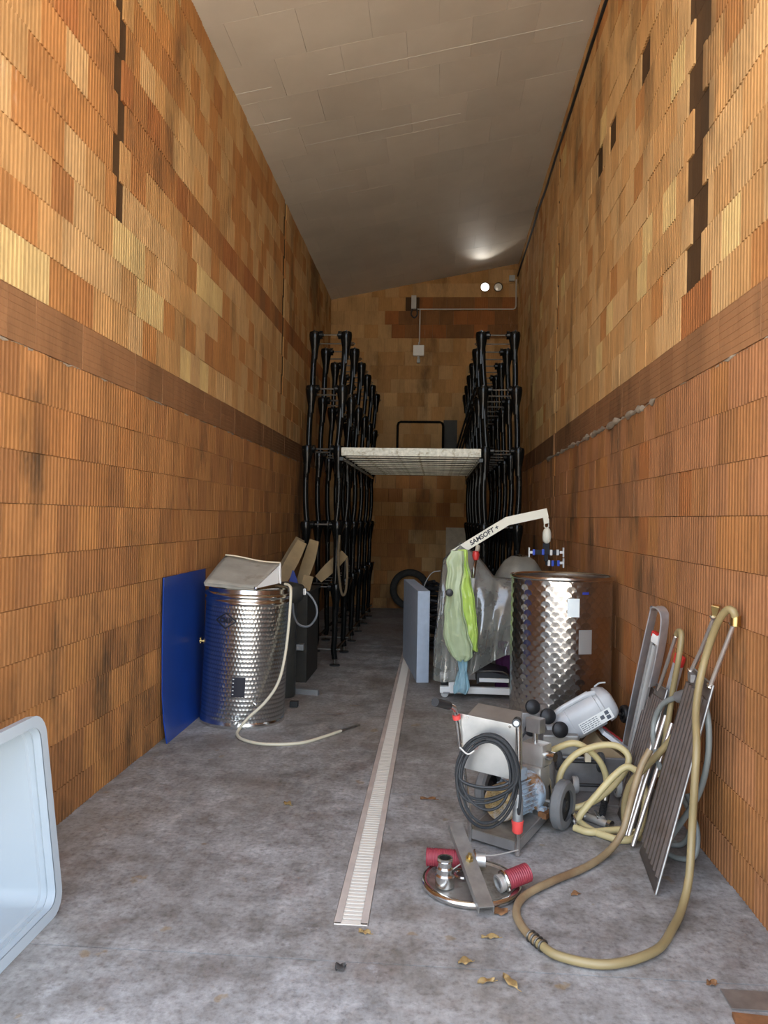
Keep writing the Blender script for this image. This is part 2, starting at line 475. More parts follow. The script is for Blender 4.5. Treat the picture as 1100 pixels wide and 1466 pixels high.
# crumbling mortar bead under the flat course
for nm, root, sgn in (('left', wl, 1), ('right', wr, -1)):
    mb = MB(); pts = []; y = 2.4
    rad = []
    while y < 13.5:
        smear = sgn < 0 and 5.0 < y < 9.8
        pts.append((sgn*(-.004+random.uniform(-.006, .003)+(.006 if smear else 0)), y, ZBAND+random.uniform(-.010, .003)-(.012 if smear else 0)))
        rad.append(max(.0015, random.uniform(.1, 1.)**1.5*(.034 if smear else .010))); y += random.uniform(.03, .09)
    mb.tube(pts, rad, 6); mb.build('mortar_bead', 'grey_mortar', root, 60)

# floor: slabs with saw-cut joints, a drain channel left open between them
mat('joint_fill', (.55, .52, .47), .9, var=.3)
fl = tag(MB().box(-2.3, 1.8, YF, YB+.2, -.30, -.12).build('floor', 'joint_fill', None, None), kind='structure')
DX0, DX1 = -.385, -.25
def slab(x0, x1, y0, y1):
    MB().box(x0, x1, y0, y1, -.13, 0, 0).build('floor_slab', 'concrete', fl, None)
jl = [YF, 2.86, 6.42, 9.9, YB+.05]; jr = [YF, 2.86, 4.62, 9.4, YB+.05]
for i in range(4):
    g = .003
    slab(-2.05, DX0-.004 if i else -.33, jl[i]+g, jl[i+1]-g) if i else None
    slab(DX1+.004, 1.47, jr[i]+g, jr[i+1]-g) if i else None
slab(-2.05, 1.47, YF, 2.86-.003)
slab(DX0-.004, DX1+.004, 2.863, 3.115); slab(DX0-.004, DX1+.004, 12.6, YB+.05)

# ceiling: boards on a sloped soffit
mat('soffit', (.55, .50, .42), .85)
def panel_mat():
    m = bpy.data.materials.new('ceiling_board'); m.use_nodes = True; MATS['board'] = m
    t = NT(m); g = t.n('ShaderNodeNewGeometry').outputs['Position']; rnd = t.n('ShaderNodeObjectInfo').outputs['Random']
    c = t.ramp(t.noise(g, 1.1, 5, .6), [(.3, (.62, .555, .455)), (.7, (.72, .65, .54))])
    v = t.math('ADD', t.math('MULTIPLY', rnd, .10), .95); vc = t.n('ShaderNodeCombineColor')
    for i in range(3): t.l(v, vc.inputs[i])
    t.l(t.mix(1., c, vc.outputs[0], 'MULTIPLY'), t.b.inputs['Base Color']); t.b.inputs['Roughness'].default_value = .62
    t.bump(t.noise(g, 60, 3), .08, .003)
panel_mat()
ca = math.atan(SL)
ce = tag(MB().box(-.5, 3.9, YF-.3, YB+.4, .02, .3).build('ceiling', 'soffit', None, None), kind='structure')
ce.location = (-1.97, 0, ZL); ce.rotation_euler = (0, -ca, 0)
pm = MB().box(.0012, .5988, .0012, .5988, 0, .021, 0).mesh('board', 'board', None)
k = 0; y = YF-.01
while y < YB:
    x = -.14-(.3 if k % 2 else 0); 
    while x < 3.5:
        inst('ceiling_board', pm, ce, (x, y, random.uniform(-.0015, 0)), (0, 0, 0), (1, 1, 1)); x += .6
    y += .6; k += 1
# joint sealer showing pale in some board joints
mat('sealer', (.62, .59, .53), .8)
for yy, x0, x1 in ((7.19, 0, .35), (7.19, .9, 3.3), (7.79, 0, .42), (8.39, .45, 2.2), (9.59, .3, .9), (9.0, .0, .25)):
    MB().box(x0, x1, yy-.003, yy+.003, -.003, .004).build('joint_sealer', 'sealer', ce, None)
# dark gap below the top course on the right wall, with a black cable in it
mat('black_rubber', (.015, .015, .016), .55)
pts = [(-.012+random.uniform(-.004, .004), y, 6.08+random.uniform(-.012, .012)) for y in [YF+.6*i for i in range(25)]]
cb = MB().tube(pts, .016, 8, smooth=4).build('wall_cable', 'black_rubber', None); cb.location = (XR0, 0, 0); cb.rotation_euler = (0, 0, AR)
tag(cb, 'long black cable running level just under the ceiling on the brick wall', 'cable')

# yard outside the open front
mat('yard_gravel', (.62, .55, .45), .95, var=.2, scale=3)
tag(MB().box(-30, 30, -40, YF, -.25, -.01).build('ground_yard', 'yard_gravel', None, None), kind='structure')

# drain channel
mat('drain_pvc', (.72, .66, .56), .6, var=.12, scale=5, dirt=((.40, .35, .29), 7, .5, .75))
mat('drain_frame', (.50, .43, .37), .7, var=.15, scale=6)
dr = thing('drain_channel', 'long cream slotted drain channel let into the grey concrete floor', 'drain', ((DX0+DX1)/2, 3.12, 0))
L = 9.45; hw = (DX1-DX0)/2
mb = MB(); mb.box(-hw, hw, 0, L, -.115, -.105); mb.box(-hw, -hw+.006, 0, L, -.105, -.004); mb.box(hw-.006, hw, 0, L, -.105, -.004)
mb.build('trough', 'gap_dark', dr, None)
for s in (-1, 1):
    a, b = sorted((s*(hw+.002), s*(hw-.028))); MB().box(a, b, 0, L, -.02, .003, .001).build('edge_rail', 'drain_frame', dr, None)
MB().box(-hw, hw, -.004, .010, -.03, .003, .001).build('end_rail', 'drain_pvc', dr, None)
sm = MB().box(-hw+.028, hw-.028, 0, .021, -.014, .0015, .002).mesh('slat', 'drain_pvc', None)
for i in range(300): inst('slat', sm, dr, (0, .014+i*.0313, 0))
# ---------------------------------------------------------------- barrel racking
def blacksteel():
    m = mat('black_steel', (.005, .005, .0045), .20, 0., var=.3, scale=12, dirt=((.03, .024, .015), 9, .6, .75)); return m
blacksteel()
MATS['black_steel'].node_tree.nodes['Principled BSDF'].inputs['Specular IOR Level'].default_value = .22
mat('dull_steel', (.16, .15, .13), .45, 1., var=.25, scale=15)
mat('galvanised', (.46, .44, .36), .5, .3, var=.25, scale=28, dirt=((.25, .22, .15), 18, .52, .66))
mat('rubber_foot', (.02, .02, .02), .7)
mat('tan_rope', (.12, .085, .045), .9)
LEV = (.18, .87, 1.56, 2.40, 3.07, 3.67)
def make_rack(name, label, xa, xb, y0, lean):
    """posts at x=xa (wall side) and xb (aisle side), 6 bays back from y0"""
    root = thing(name, label, 'rack', ((xa+xb)/2, y0, 0))
    hw = (xb-xa)/2
    s_out = 1
    def post(side):                            # side -1 / +1 in x
        pts = []
        for i in range(len(LEV)-1):
            za, zb = LEV[i], LEV[i+1]
            for t in (0, .12, .3, .5, .7, .88):
                z = za+(zb-za)*t
                bow = math.sin(math.pi*t)**.8*(.028 if i == 2 else .010)
                pts.append((side*(hw-.02+bow)+lean*max(0, z-2.4), 0, z))
        pts = [(side*hw*.97, 0, .075)]+pts+[(side*(hw-.02)+lean*1.27, 0, 3.70)]
        mb = MB().tube(pts, .032, 10, smooth=3)
        return mb.mesh('upright', 'black_steel', 40)
    pm = {s: post(s) for s in (-1, 1)}
    ft = MB(); ft.lathe([(.052, 0), (.055, .01), (.03, .022), (.012, .026), (.012, .11), (.022, .112), (.022, .14)], 12)
    fm = ft.mesh('foot', 'dull_steel', 40)
    pad = MB().lathe([(.056, 0), (.06, .006), (.058, .014), (.03, .02)], 14).mesh('foot_pad', 'rubber_foot', 40)
    rod = MB(); rod.tube([(-hw-.05, 0, 0), (hw+.05, 0, 0)], .0085, 8)
    rm = rod.mesh('tie_rod', 'dull_steel', 40)
    bos = MB()
    bos.cyl((-.018, 0, 0), (.018, 0, 0), .046, 12); bos.cyl((.018, 0, 0), (.03, 0, 0), .017, 8)
    bm_ = bos.mesh('roller', 'black_steel', 40)
    nut = MB().sphere((0, 0, 0), .014, 8).mesh('rod_nut', 'dull_steel', 40)
    def cradle(side):                          # arm curving up from the post to the next rod back
        mb = MB()
        mb.tube([(side*(hw-.015), .0, -.26), (side*(hw+.0), .05, -.17), (side*(hw+.015), .16, -.07), (side*(hw+.02), .30, -.03), (side*(hw+.02), .43, 0)], .023, 8, smooth=4)
        M = Matrix(((0, 0, 1, side*hw-.006), (1, 0, 0, 0), (0, 1, 0, 0), (0, 0, 0, 1)))
        mb.prism([(-.045, .045), (.10, .045), (.30, .0), (.20, -.10), (.08, -.24), (.03, -.32), (-.035, -.32)], .014, M)
        return mb.mesh('cradle_arm', 'black_steel', 40)
    cm = {s: cradle(s) for s in (-1, 1)}
    cup = MB().lathe([(.031, -.27), (.040, -.17), (.062, -.05), (.066, .0), (.060, .03), (.02, .045)], 12).mesh('post_cup', 'black_steel', 40)
    pin = MB().tube([(0, 0, 0), (0, 0, -.17)], .006, 6).mesh('stop_pin', 'dull_steel', 40)
    for k in range(6):
        y = k*.86
        for s in (-1, 1):
            u = inst('upright', pm[s], root, (0, y, 0))
            inst('foot', fm, u, (s*hw*.97, 0, 0)); inst('foot_pad', pad, u, (s*hw*.97, 0, 0))
            for li, z in enumerate(LEV[1:]):
                dx = lean*max(0, z-2.4)
                inst('cradle_arm', cm[s], root, (dx, y, z)); inst('post_cup', cup, u, (s*(hw-.005)+dx, 0, z))
                inst('roller', bm_, root, (s*(hw-.075)+dx, y, z), (0, 0, 0 if s < 0 else math.pi))
        for li, z in enumerate(LEV):
            for yy in (y, y+.43):
                if li == 0 and yy != y: continue
                dx = lean*max(0, z-2.4)
                r = inst('tie_rod', rm, root, (dx, yy, z))
                for s in (-1, 1): inst('rod_nut', nut, r, (s*(hw+.03), 0, 0))
        for yy in (y, y+.43):
            for xx in (-hw-.035, -hw+.03, hw-.03, hw+.035):
                inst('stop_pin', pin, root, (xx, yy, 2.41))
    # long bottom rails
    for s in (-1, 1):
        MB().tube([(s*hw*.97, -.02, .15), (s*hw*.97, 4.8, .15)], .018, 8).build('bottom_rail', 'black_steel', root)
    return root
make_rack('barrel_rack', 'tall black steel barrel rack standing behind the small drum and the wooden staves', -1.45, -1.09, 8.5, .05)
make_rack('barrel_rack', 'tall black steel barrel rack standing behind the sheeted hoist and the open tank', .52, .89, 8.5, -.05)

# decking between the racks
dk = thing('deck_platform', 'speckled galvanised walkway deck bridging the two black barrel racks', 'platform', (-.29, 8.42, 2.33))
hwd = .765
pf = MB().box(-hwd, hwd, 0, .03, -.005, .085, .004).build('front_plank', 'galvanised', dk, None)
mat('deck_plate', (.03, .025, .018), 1., 0., var=.3); MATS['deck_plate'].node_tree.nodes['Principled BSDF'].inputs['Specular IOR Level'].default_value = 0
plm = MB().box(-hwd, hwd, 0, .24, .012, .04).mesh('plank', 'deck_plate', None)
lpm = MB().box(-hwd, hwd, -.002, .012, .004, .041, 0).mesh('plank_lip', 'galvanised', None)
for i in range(12):
    q_ = inst('plank', plm, dk, (0, .06+.34*i, random.uniform(-.003, .003)), (0, 0, random.uniform(-.004, .004)))
    inst('plank_lip', lpm, q_, (0, 0, 0))
for s in (-1, 1): MB().box(s*hwd-.02, s*hwd+.02, 0, 4.1, -.06, -.022).build('bearer', 'black_steel', dk, None)

# guard rail, board and poles standing on the deck
gr = thing('guard_rail', 'low black tube guard rail standing on the walkway deck', 'railing', (-.275, 12.2, 2.372))
mb = MB().tube([(-.36, 0, 0), (-.36, 0, .74), (-.345, 0, .785), (-.31, 0, .80), (.31, 0, .80), (.345, 0, .785), (.36, 0, .74), (.36, 0, 0)], .02, 8)
mb.build('rail_hoop', 'black_steel', gr); MB().tube([(-.36, 0, .37), (.36, 0, .37)], .014, 8).build('mid_rail', 'black_steel', gr)
mat('dark_board', (.022, .020, .014), .7, var=.3)
b = MB().box(-.11, .11, 0, .02, 0, .86, .003).build('upright_board', 'dark_board', None, None); b.location = (.20, 12.35, 2.373); b.rotation_euler = (math.radians(-3), 0, 0)
tag(b, 'narrow dark board standing on the deck next to the guard rail', 'board')
for i, (xa, xb) in enumerate(((.20, .47), (.235, .505), (.27, .54))):
    o = MB().tube([(0, 0, 0), (xb-xa, .12*i, .95)], .013, 8).build('leaning_pole', 'black_steel', None); o.location = (xa, 9.9+.06*i, 2.385)
    tag(o, 'thin dark pole leaning from the deck against a black barrel rack', 'pole', 'poles leaning on the deck')

# rope hanging on the front of the left rack
o = MB().tube([(-1.06, 8.45, 1.45), (-1.07, 8.44, 1.2), (-1.05, 8.44, .95), (-1.02, 8.44, .80), (-.985, 8.45, .82), (-.97, 8.46, .98), (-.975, 8.47, 1.2)], .014, 8, smooth=5).build('hanging_rope', 'tan_rope', None)
tag(o, 'brown rope loop hanging on the barrel rack behind the small drum', 'rope')

# ---------------------------------------------------------------- back wall fittings
mat('white_paint', (.80, .79, .75), .45); mat('grey_box', (.42, .42, .40), .5); mat('conduit', (.55, .53, .48), .5)
cw = thing('electric_conduit', 'thin grey conduit run along the back wall below the lamps', 'conduit', (0, YB-.02, 0))
MB().tube([(-.42, 0, 5.46), (1.33, 0, 5.46), (1.36, 0, 5.48), (1.37, 0, 5.52), (1.37, 0, 6.0)], .012, 8).build('level_run', 'conduit', cw)
MB().tube([(-.36, 0, 5.46), (-.36, 0, 4.82)], .011, 8).build('drop_run', 'conduit', cw)
MB().box(1.24, 1.34, -.06, .0, 5.96, 6.06, .006).build('junction_box', 'grey_box', cw, None)
jb = MB().box(-.52, -.43, -.06, .015, 5.46, 5.70, .006).build('switch_box', 'grey_box', cw, None)
MB().tube([(-.50, -.02, 5.46), (-.52, -.02, 5.36), (-.46, -.02, 5.30), (-.41, -.02, 5.36), (-.42, -.01, 5.46)], .013, 8, smooth=4).build('cable_loop', 'black_rubber', jb)
fx = thing('bulkhead_floodlight', 'unlit white square floodlight hanging from conduit on the back wall', 'lamp', (-.37, YB-.10, 4.68))
MB().box(-.10, .10, -.05, .05, -.09, .10, .012).build('housing', 'white_paint', fx, None)
MB().tube([(0, .02, .09), (0, .06, .17)], .012, 8).build('stem', 'conduit', fx)
sb = MB(); sb.cyl((0, 0, -.09), (0, 0, -.15), .022, 10); sb.box(-.03, .03, -.03, .03, -.22, -.15, .01)
sb.build('sensor', 'grey_box', fx, 40)
def emit(name, col, st):
    m = bpy.data.materials.new(name); m.use_nodes = True; MATS[name] = m; b_ = m.node_tree.nodes['Principled BSDF']
    b_.inputs['Emission Color'].default_value = (*col, 1); b_.inputs['Emission Strength'].default_value = st
emit('lamp_glow', (1, .97, .92), 4)
mat('lamp_glass', (.75, .73, .65), .15, coat=.5)
for x, g, lb in ((.80, 'lamp_glow', 'lit round spotlight high on the back brick wall'), (1.035, 'lamp_glass', 'unlit round spotlight next to the lit one on back wall')):
    t = thing('spotlight', lb, 'lamp', (x, YB-.02, 5.83))
    MB().lathe([(.03, 0), (.055, .03), (.075, .12), (.08, .20), (.075, .20), (.06, .16)], 20, Matrix.Rotation(math.radians(97), 4, 'X')).build('housing', 'black_steel', t)
    MB().lathe([(.001, .186), (.05, .184), (.071, .178)], 20, Matrix.Rotation(math.radians(97), 4, 'X')).build('lens', g, t)
sp = bpy.data.lights.new('spotlight_beam', 'SPOT'); sp.energy = 5; sp.spot_size = math.radians(70); sp.spot_blend = .8; sp.color = (1, .96, .88); sp.shadow_soft_size = .05
spo = bpy.data.objects.new('spotlight_beam', sp); C.objects.link(spo); spo.location = (.80, YB-.30, 5.86); spo.rotation_euler = (math.radians(-105), 0, 0)

# ---------------------------------------------------------------- against the back wall
mat('tyre', (.035, .031, .026), .8, var=.3, scale=20, bump=.4)
o = MB().torus((0, 0, 0), .30, .062, 40, 10, Matrix.Rotation(math.radians(90), 4, 'X') @ Matrix.Scale(.6, 4, (0, 0, 1))).build('rubber_ring', 'tyre', None)
o.location = (-.45, 13.84, .375); o.rotation_euler = (math.radians(-8), 0, 0)
tag(o, 'large dark rubber ring leaning against the back brick wall', 'ring')
mat('pale_board', (.50, .42, .31), .8, var=.2)
o = MB().box(0, .6, 0, .018, 0, 1.5, .002).build('pale_board', 'pale_board', None, None); o.location = (.18, 13.80, 0); o.rotation_euler = (math.radians(-6), 0, 0)
tag(o, 'pale board leaning against the back wall behind the foam slab', 'board')
# tangle of dark cable on the floor behind the slab
pts = []
random.seed(5)
for i in range(46):
    a = i*1.9; r = .16+.10*random.random()
    pts.append((.12*random.uniform(-1, 1)+.5*r*math.cos(a), r*math.sin(a)*.6, .022+.95*(i/46)*(.8+.2*random.random())))
o = MB().tube([(x, y, z) for x, y, z in pts], .022, 7, smooth=3).build('cable_tangle', 'black_rubber', None); o.location = (-.02, 9.55, 0)
tag(o, 'tangle of black cable heaped behind the blue-grey foam slab', 'cable')
o = MB().tube([(-.16, 9.5, .55), (-.14, 9.45, .80), (-.05, 9.4, .98), (.06, 9.35, 1.02)], .006, 6, smooth=6).build('pale_wire', 'conduit', None)
tag(o, 'thin pale wire arching over the tangle of black cable', 'wire')

# ---------------------------------------------------------------- foam slab
mat('foam', (.42, .49, .58), .9, var=.08, scale=14, bump=.35, bscale=90)
sl = MB().box(-.062, .062, 0, 1.47, 0, .92, .006).build('foam_slab', 'foam', None, None)
sl.location = (-.11, 7.76, 0); sl.rotation_euler = (0, 0, math.atan2(.20, 1.45))
tag(sl, 'thick blue-grey foam slab standing on edge on the concrete floor', 'slab')

# ---------------------------------------------------------------- white plastic bin on its side
mat('milky_plastic', (.40, .45, .48), .38, var=.03, scale=3, trans=.0)
MATS['milky_plastic'].node_tree.nodes['Principled BSDF'].inputs['Subsurface Weight'].default_value = .0
MATS['milky_plastic'].node_tree.nodes['Principled BSDF'].inputs['Subsurface Radius'].default_value = (.06, .06, .06)
bn = thing('plastic_bin', 'milky white plastic bin lying on its side against the brick wall', 'bin', (-1.53, 2.48, .03), (0, math.radians(-7), 0))
# local: opening looks +x, depth runs to -x, width along y, height z
def rrect(hy, z0, z1, r, x, n=6):
    out = []
    for cy, cz, a0 in ((hy-r, z1-r, 0), (-hy+r, z1-r, 90), (-hy+r, z0+r, 180), (hy-r, z0+r, 270)):
        for i in range(n+1):
            a = math.radians(a0+90*i/n); out.append(Vector((x, cy+r*math.cos(a), cz+r*math.sin(a))))
    return out
H = .76
outer = [(0, 0, .0, .07), (-.02, .0, .0, .07), (-.06, .012, .012, .07), (-.29, .05, .05, .06), (-.32, .075, .075, .05)]
inner = [(-.305, .085, .085, .05), (-.28, .062, .062, .06), (-.06, .030, .030, .06), (-.055, .018, .018, .07), (0, .012, .012, .06)]
mb = MB(); mb.ring_loft([rrect(.62-i, j, H-j, r, x) for x, i, j, r in outer]+[rrect(.62-i, j, H-j, r, x) for x, i, j, r in inner], cap=False)
# floors of the tub
o_ = rrect(.62-.075, .075, H-.075, .05, -.32); i_ = rrect(.62-.085, .085, H-.085, .05, -.305)
mb.add(o_, [tuple(range(len(o_)))]); mb.add(i_, [tuple(range(len(i_)))])
mb.build('tub', 'milky_plastic', bn, 50)
mb = MB()
R0 = rrect(.655, -.030, H+.030, .09, .004); R1 = rrect(.655, -.030, H+.030, .09, -.03); R2 = rrect(.60, .02, H-.02, .06, -.03); R3 = rrect(.607, .013, H-.013, .06, .004)
mb.ring_loft([R3, R0, R1, R2], cap=False); mb.build('rim', 'milky_plastic', bn, 40)
for y in (-.3, .3):
    MB().box(-.306, -.29, y-.012, y+.012, .12, H-.12, .004).build('rib', 'milky_plastic', bn, None)

# ---------------------------------------------------------------- blue sheet
mat('blue_sheet', (.010, .050, .28), .33, var=.12, scale=4, coat=.2)
prof = [(-1.898, 0), (-1.922, .15), (-1.938, .35), (-1.944, .7), (-1.945, 1.19)]
mb = MB(); n = len(prof)
vs = []
for dx in (0, -.009):
    for (x, z) in prof:
        for yy, dz in ((5.43, 0), (6.44, .0)): vs.append((x+dx+(0 if yy < 6 else -.004), yy, z+dz))
fs = []
for i in range(n-1):
    a = 2*i; fs.append((a, a+1, a+3, a+2)); b0 = 2*n+2*i; fs.append((b0, b0+1, b0+3, b0+2))
    fs.append((a, a+2, b0+2, b0)); fs.append((a+1, a+3, b0+3, b0+1))
fs.append((0, 1, 2*n+1, 2*n)); fs.append((2*n-2, 2*n-1, 4*n-1, 4*n-2))
mb.add(vs, fs)
tag(mb.build('blue_sheet', 'blue_sheet', None, 30), 'glossy dark blue plastic sheet leaning on the brick wall beside the small drum', 'sheet')

# ---------------------------------------------------------------- small steel drum
swirl_steel('swirl_small', .026, .034, (.66, .66, .64), .26, .10)
mat('bright_steel', (.66, .65, .62), .20, 1., var=.08, scale=10)
mat('brushed_steel', (.58, .575, .56), .34, 1., var=.12, scale=25)
mat('black_print', (.012, .012, .02), .6); mat('brass', (.55, .40, .16), .3, 1.)
R = .335
dm = thing('steel_drum', 'slightly tilted circle-polished stainless drum next to the blue sheet', 'drum', (-1.545, 6.19, -.006), (0, math.radians(1.9), 0))
MB().lathe([(R-.02, .006), (R, .02), (R, .955)], 64, uvm=True, cap=True).build('body', 'swirl_small', dm, 30)
MB().lathe([(R, .955), (R+.004, .96), (R+.008, .975), (R+.002, .985), (R-.004, .99), (R-.004, 1.005), (R+.010, 1.012), (R+.014, 1.028), (R+.004, 1.04), (R-.012, 1.045)], 64, cap=False).build('top_ring', 'bright_steel', dm, 60)
MB().lathe([(R-.012, 1.04), (R-.02, 1.075), (R-.03, 1.082), (.10, 1.09), (.001, 1.092)], 64, cap=False).build('lid', 'bright_steel', dm, 40)
MB().lathe([(R+.002, 0), (R+.006, .012), (R+.002, .05), (R, .052)], 64, cap=False).build('foot_ring', 'bright_steel', dm, 40)
def on_drum(ang, z, r=R, off=.0015):
    """matrix on a drum wall: X right, Y up, Z out; ang measured from -Y towards +X"""
    a = math.radians(ang); nrm = Vector((math.sin(a), -math.cos(a), 0)); rx = Vector((math.cos(a), math.sin(a), 0))
    q = nrm*(r+off)
    return Matrix(((rx.x, 0, nrm.x, q.x), (rx.y, 0, nrm.y, q.y), (rx.z, 1, nrm.z, z), (0, 0, 0, 1)))
def curved(mb, ang, z, poly_pts, r, off=.0012):
    """flat polygon wrapped on the drum"""
    out = []
    for x, y in poly_pts:
        a = math.radians(ang)+x/r; out.append(Vector((math.sin(a)*(r+off), -math.cos(a)*(r+off), z+y)))
    return out
# diamond emblem
mb = MB(); A = -8; zc = .835
def band(p, q, wdt, ang, z, r):
    p, q = Vector(p), Vector(q); d = (q-p).normalized(); nn = Vector((-d.y, d.x))*wdt/2; k = 6
    rows_ = []
    for i in range(k+1):
        c = p+(q-p)*i/k; rows_.append(curved(None, ang, z, [tuple(c+nn), tuple(c-nn)], r))
    mb.grid(rows_)
dd = [(-.088, 0), (0, .06), (.088, 0), (0, -.06)]
for i in range(4): band(dd[i], dd[(i+1) % 4], .011, A-8, zc, R)
em = mb.build('emblem', 'black_print', dm, None)
for i, ch in enumerate('CMP'):
    text('emblem_letter', ch, .050, on_drum(A-8+(i-1)*6.4, zc, R, .0012), 'black_print', em, bold=.002)
# gauge label
mb = MB()
mb.grid([curved(None, 6, .33, [(x, y) for x in [-.052+.013*i for i in range(9)]], R) for y in (-.075, .075)]); lab = mb.build('gauge_label', 'black_print', dm, None)
mat('label_white', (.85, .85, .80), .6)
for i in range(5):
    mb = MB(); mb.grid([curved(None, 6, .33, [(-.046, y), (-.034, y)], R, .002) for y in (-.058+.029*i, -.052+.029*i)]); mb.build('gauge_mark', 'label_white', lab, None)
def tap(parent, ang, z, r, s=1., m='bright_steel', name='tap'):
    M = on_drum(ang, z, r, 0); mb = MB()
    mb.cyl(M @ V(0, 0, 0), M @ V(0, 0, .05*s), .012*s, 10); mb.cyl(M @ V(0, 0, .0), M @ V(0, 0, .008*s), .026*s, 14)
    mb.cyl(M @ V(0, -.02*s, .04*s), M @ V(0, .03*s, .04*s), .009*s, 8); mb.box(-.03*s, .03*s, .028*s, .036*s, .034*s, .046*s, M=M)
    return mb.build(name, m, parent)
tap(dm, 30, .20, R, .9); tap(dm, 4, .05, R, 1.1); tap(dm, -82, .62, R, .8, 'brass')

# hood lying on the drum
mat('grey_card', (.33, .305, .25), .85, var=.12, scale=9, dirt=((.20, .17, .13), 6, .55, .7)); mat('cream_edge', (.72, .64, .46), .8)
hd = thing('folded_hood', 'grey folded sheet hood with cream edge on top of the small drum', 'hood', (-1.51, 6.15, 1.122))
FL, FR, BL_, BR_ = V(-.29, -.24, .0), V(.12, -.27, -.035), V(-.25, .22, .185), V(.235, .14, .135)
rows_ = []
for j in range(9):
    t = j/8; row = []
    for i in range(13):
        s = i/12; q = (FL*(1-s)+FR*s)*(1-t)+(BL_*(1-s)+BR_*s)*t
        q = q+V(0, 0, .012*math.sin(s*6.2+.6)*math.sin(t*2.6)+(.010*math.sin(s*4) if .35 < t < .6 else 0)); row.append(q)
    rows_.append(row)
mb = MB(); mb.grid(rows_); sh = mb.build('top_sheet', 'grey_card', hd, 60); md = sh.modifiers.new('thick', 'SOLIDIFY'); md.thickness = .006
mb = MB(); mb.tube([q+V(0, .003, .002) for q in rows_[-1]], .008, 6); mb.build('cream_edge', 'cream_edge', hd)
mb = MB()
mb.grid([[FL, FR], [FL+V(.005, .01, -.03), FR+V(.005, .01, -.02)]]); f_ = mb.build('front_lip', 'grey_card', hd, None); f_.modifiers.new('thick', 'SOLIDIFY').thickness = .004
mb = MB(); mb.add([FR+V(.002, 0, -.003), BR_+V(.002, 0, -.003), V(.25, .10, -.02)], [(0, 1, 2)])
f_ = mb.build('side_gusset', 'white_paint', hd, None); f_.modifiers.new('thick', 'SOLIDIFY').thickness = .004
MB().tube([BR_+V(0, -.01, 0), V(.245, .06, .05), V(.262, .02, -.02)], .006, 6, smooth=4).build('wire_stay', 'white_paint', hd)
MB().sphere(FR+V(.01, -.01, .0), .016, 8).build('corner_fitting', 'brushed_steel', hd)

# cream hose from the drum to the floor
mat('cream_hose', (.66, .60, .44), .45)
hz = thing('thin_hose', 'thin cream hose draped over the small drum onto the floor', 'hose', (0, 0, 0))
pts = [(-1.22, 6.22, 1.095), (-1.17, 6.16, 1.085), (-1.148, 6.10, 1.03), (-1.15, 6.05, .80), (-1.165, 5.99, .55), (-1.20, 5.92, .36), (-1.28, 5.85, .225), (-1.40, 5.80, .11), (-1.455, 5.76, .04), (-1.455, 5.68, .014), (-1.37, 5.55, .012), (-1.19, 5.47, .012), (-.95, 5.53, .012), (-.80, 5.72, .012), (-.70, 5.88, .012)]
MB().tube(pts, .0115, 10, smooth=8).build('hose_body', 'cream_hose', hz)
mb = MB(); mb.tube([(-.70, 5.88, .012), (-.66, 5.945, .012), (-.58, 6.07, .012)], [.014, .008, .008], 8); mb.build('lance', 'brushed_steel', hz)

# ---------------------------------------------------------------- things behind the drum
mat('grey_machine', (.06, .06, .052), .45, .4, var=.2)
vs_ = thing('pressure_vessel', 'dull grey steel vessel with cable behind the small drum', 'vessel', (-1.36, 7.0, 0))
MB().lathe([(.09, .0), (.10, .02), (.10, .84), (.155, .90), (.165, .93), (.165, 1.0), (.15, 1.02), (.05, 1.045), (.001, 1.05)], 28).build('vessel_body', 'grey_machine', vs_, 40)
MB().box(.135, .185, -.03, .03, .93, .99, .005).build('latch', 'brushed_steel', vs_, None)
mat('grey_cable', (.17, .18, .19), .5)
MB().tube([(.15, 0, .975), (.22, -.01, .93), (.28, -.02, .84), (.285, -.02, .74), (.22, -.02, .65), (.13, -.03, .66), (.085, -.06, .75), (.08, -.1, .86)], .010, 8, smooth=6).build('cable', 'grey_cable', vs_)
mat('old_wood', (.17, .11, .05), .75, var=.35, scale=7); mat('pale_wood', (.29, .195, .09), .75, var=.2, scale=7); mat('blue_panel', (.02, .04, .22), .5)
for i, (x, y, z, ln, ti, tw, m_, lb) in enumerate((
    (-1.66, 7.95, .903, .55, 27, 8, 'old_wood', 'brown wooden stave propped on the dark crate, nearest the brick wall'),
    (-1.61, 7.86, .903, .52, 27, 4, 'pale_wood', 'yellowish wooden stave propped on the dark crate beside the brown one'),
    (-1.44, 8.18, .903, .50, 17, -6, 'pale_wood', 'pale stave with a blunt top propped at the front posts of the barrel rack'),
    (-1.33, 8.72, .903, .42, 45, 5, 'pale_wood', 'short pale plank lying slantwise across the rods of the barrel rack'))):
    mb = MB(); rws = []
    for k in range(9):
        t = k/8; wd = .05+.016*math.sin(math.pi*t); bow = .03*math.sin(math.pi*t)
        rws.append([V(-wd, bow, ln*t), V(wd, bow, ln*t), V(wd, bow+.02, ln*t), V(-wd, bow+.02, ln*t)])
    mb.ring_loft(rws)
    o = mb.build('wooden_stave', m_, None, 30); o.location = (x, y, z+.045*math.sin(math.radians(ti))); o.rotation_euler = (0, math.radians(ti), math.radians(tw)); tag(o, lb, 'stave')
o = MB().prism([(-.08, 0), (.06, 0), (.05, .05), (-.005, .20), (-.02, .21)], .012, Matrix.Rotation(math.radians(90), 4, 'X')).build('blue_offcut', 'blue_panel', None, None)
o.location = (-1.40, 7.62, .901); tag(o, 'pointed blue offcut standing on the dark crate', 'offcut')
o = MB().box(-.05, .05, -.01, .01, 0, .15, .002).build('wood_offcut', 'pale_wood', None, None); o.location = (-1.31, 7.72, .905); o.rotation_euler = (0, math.radians(14), 0)
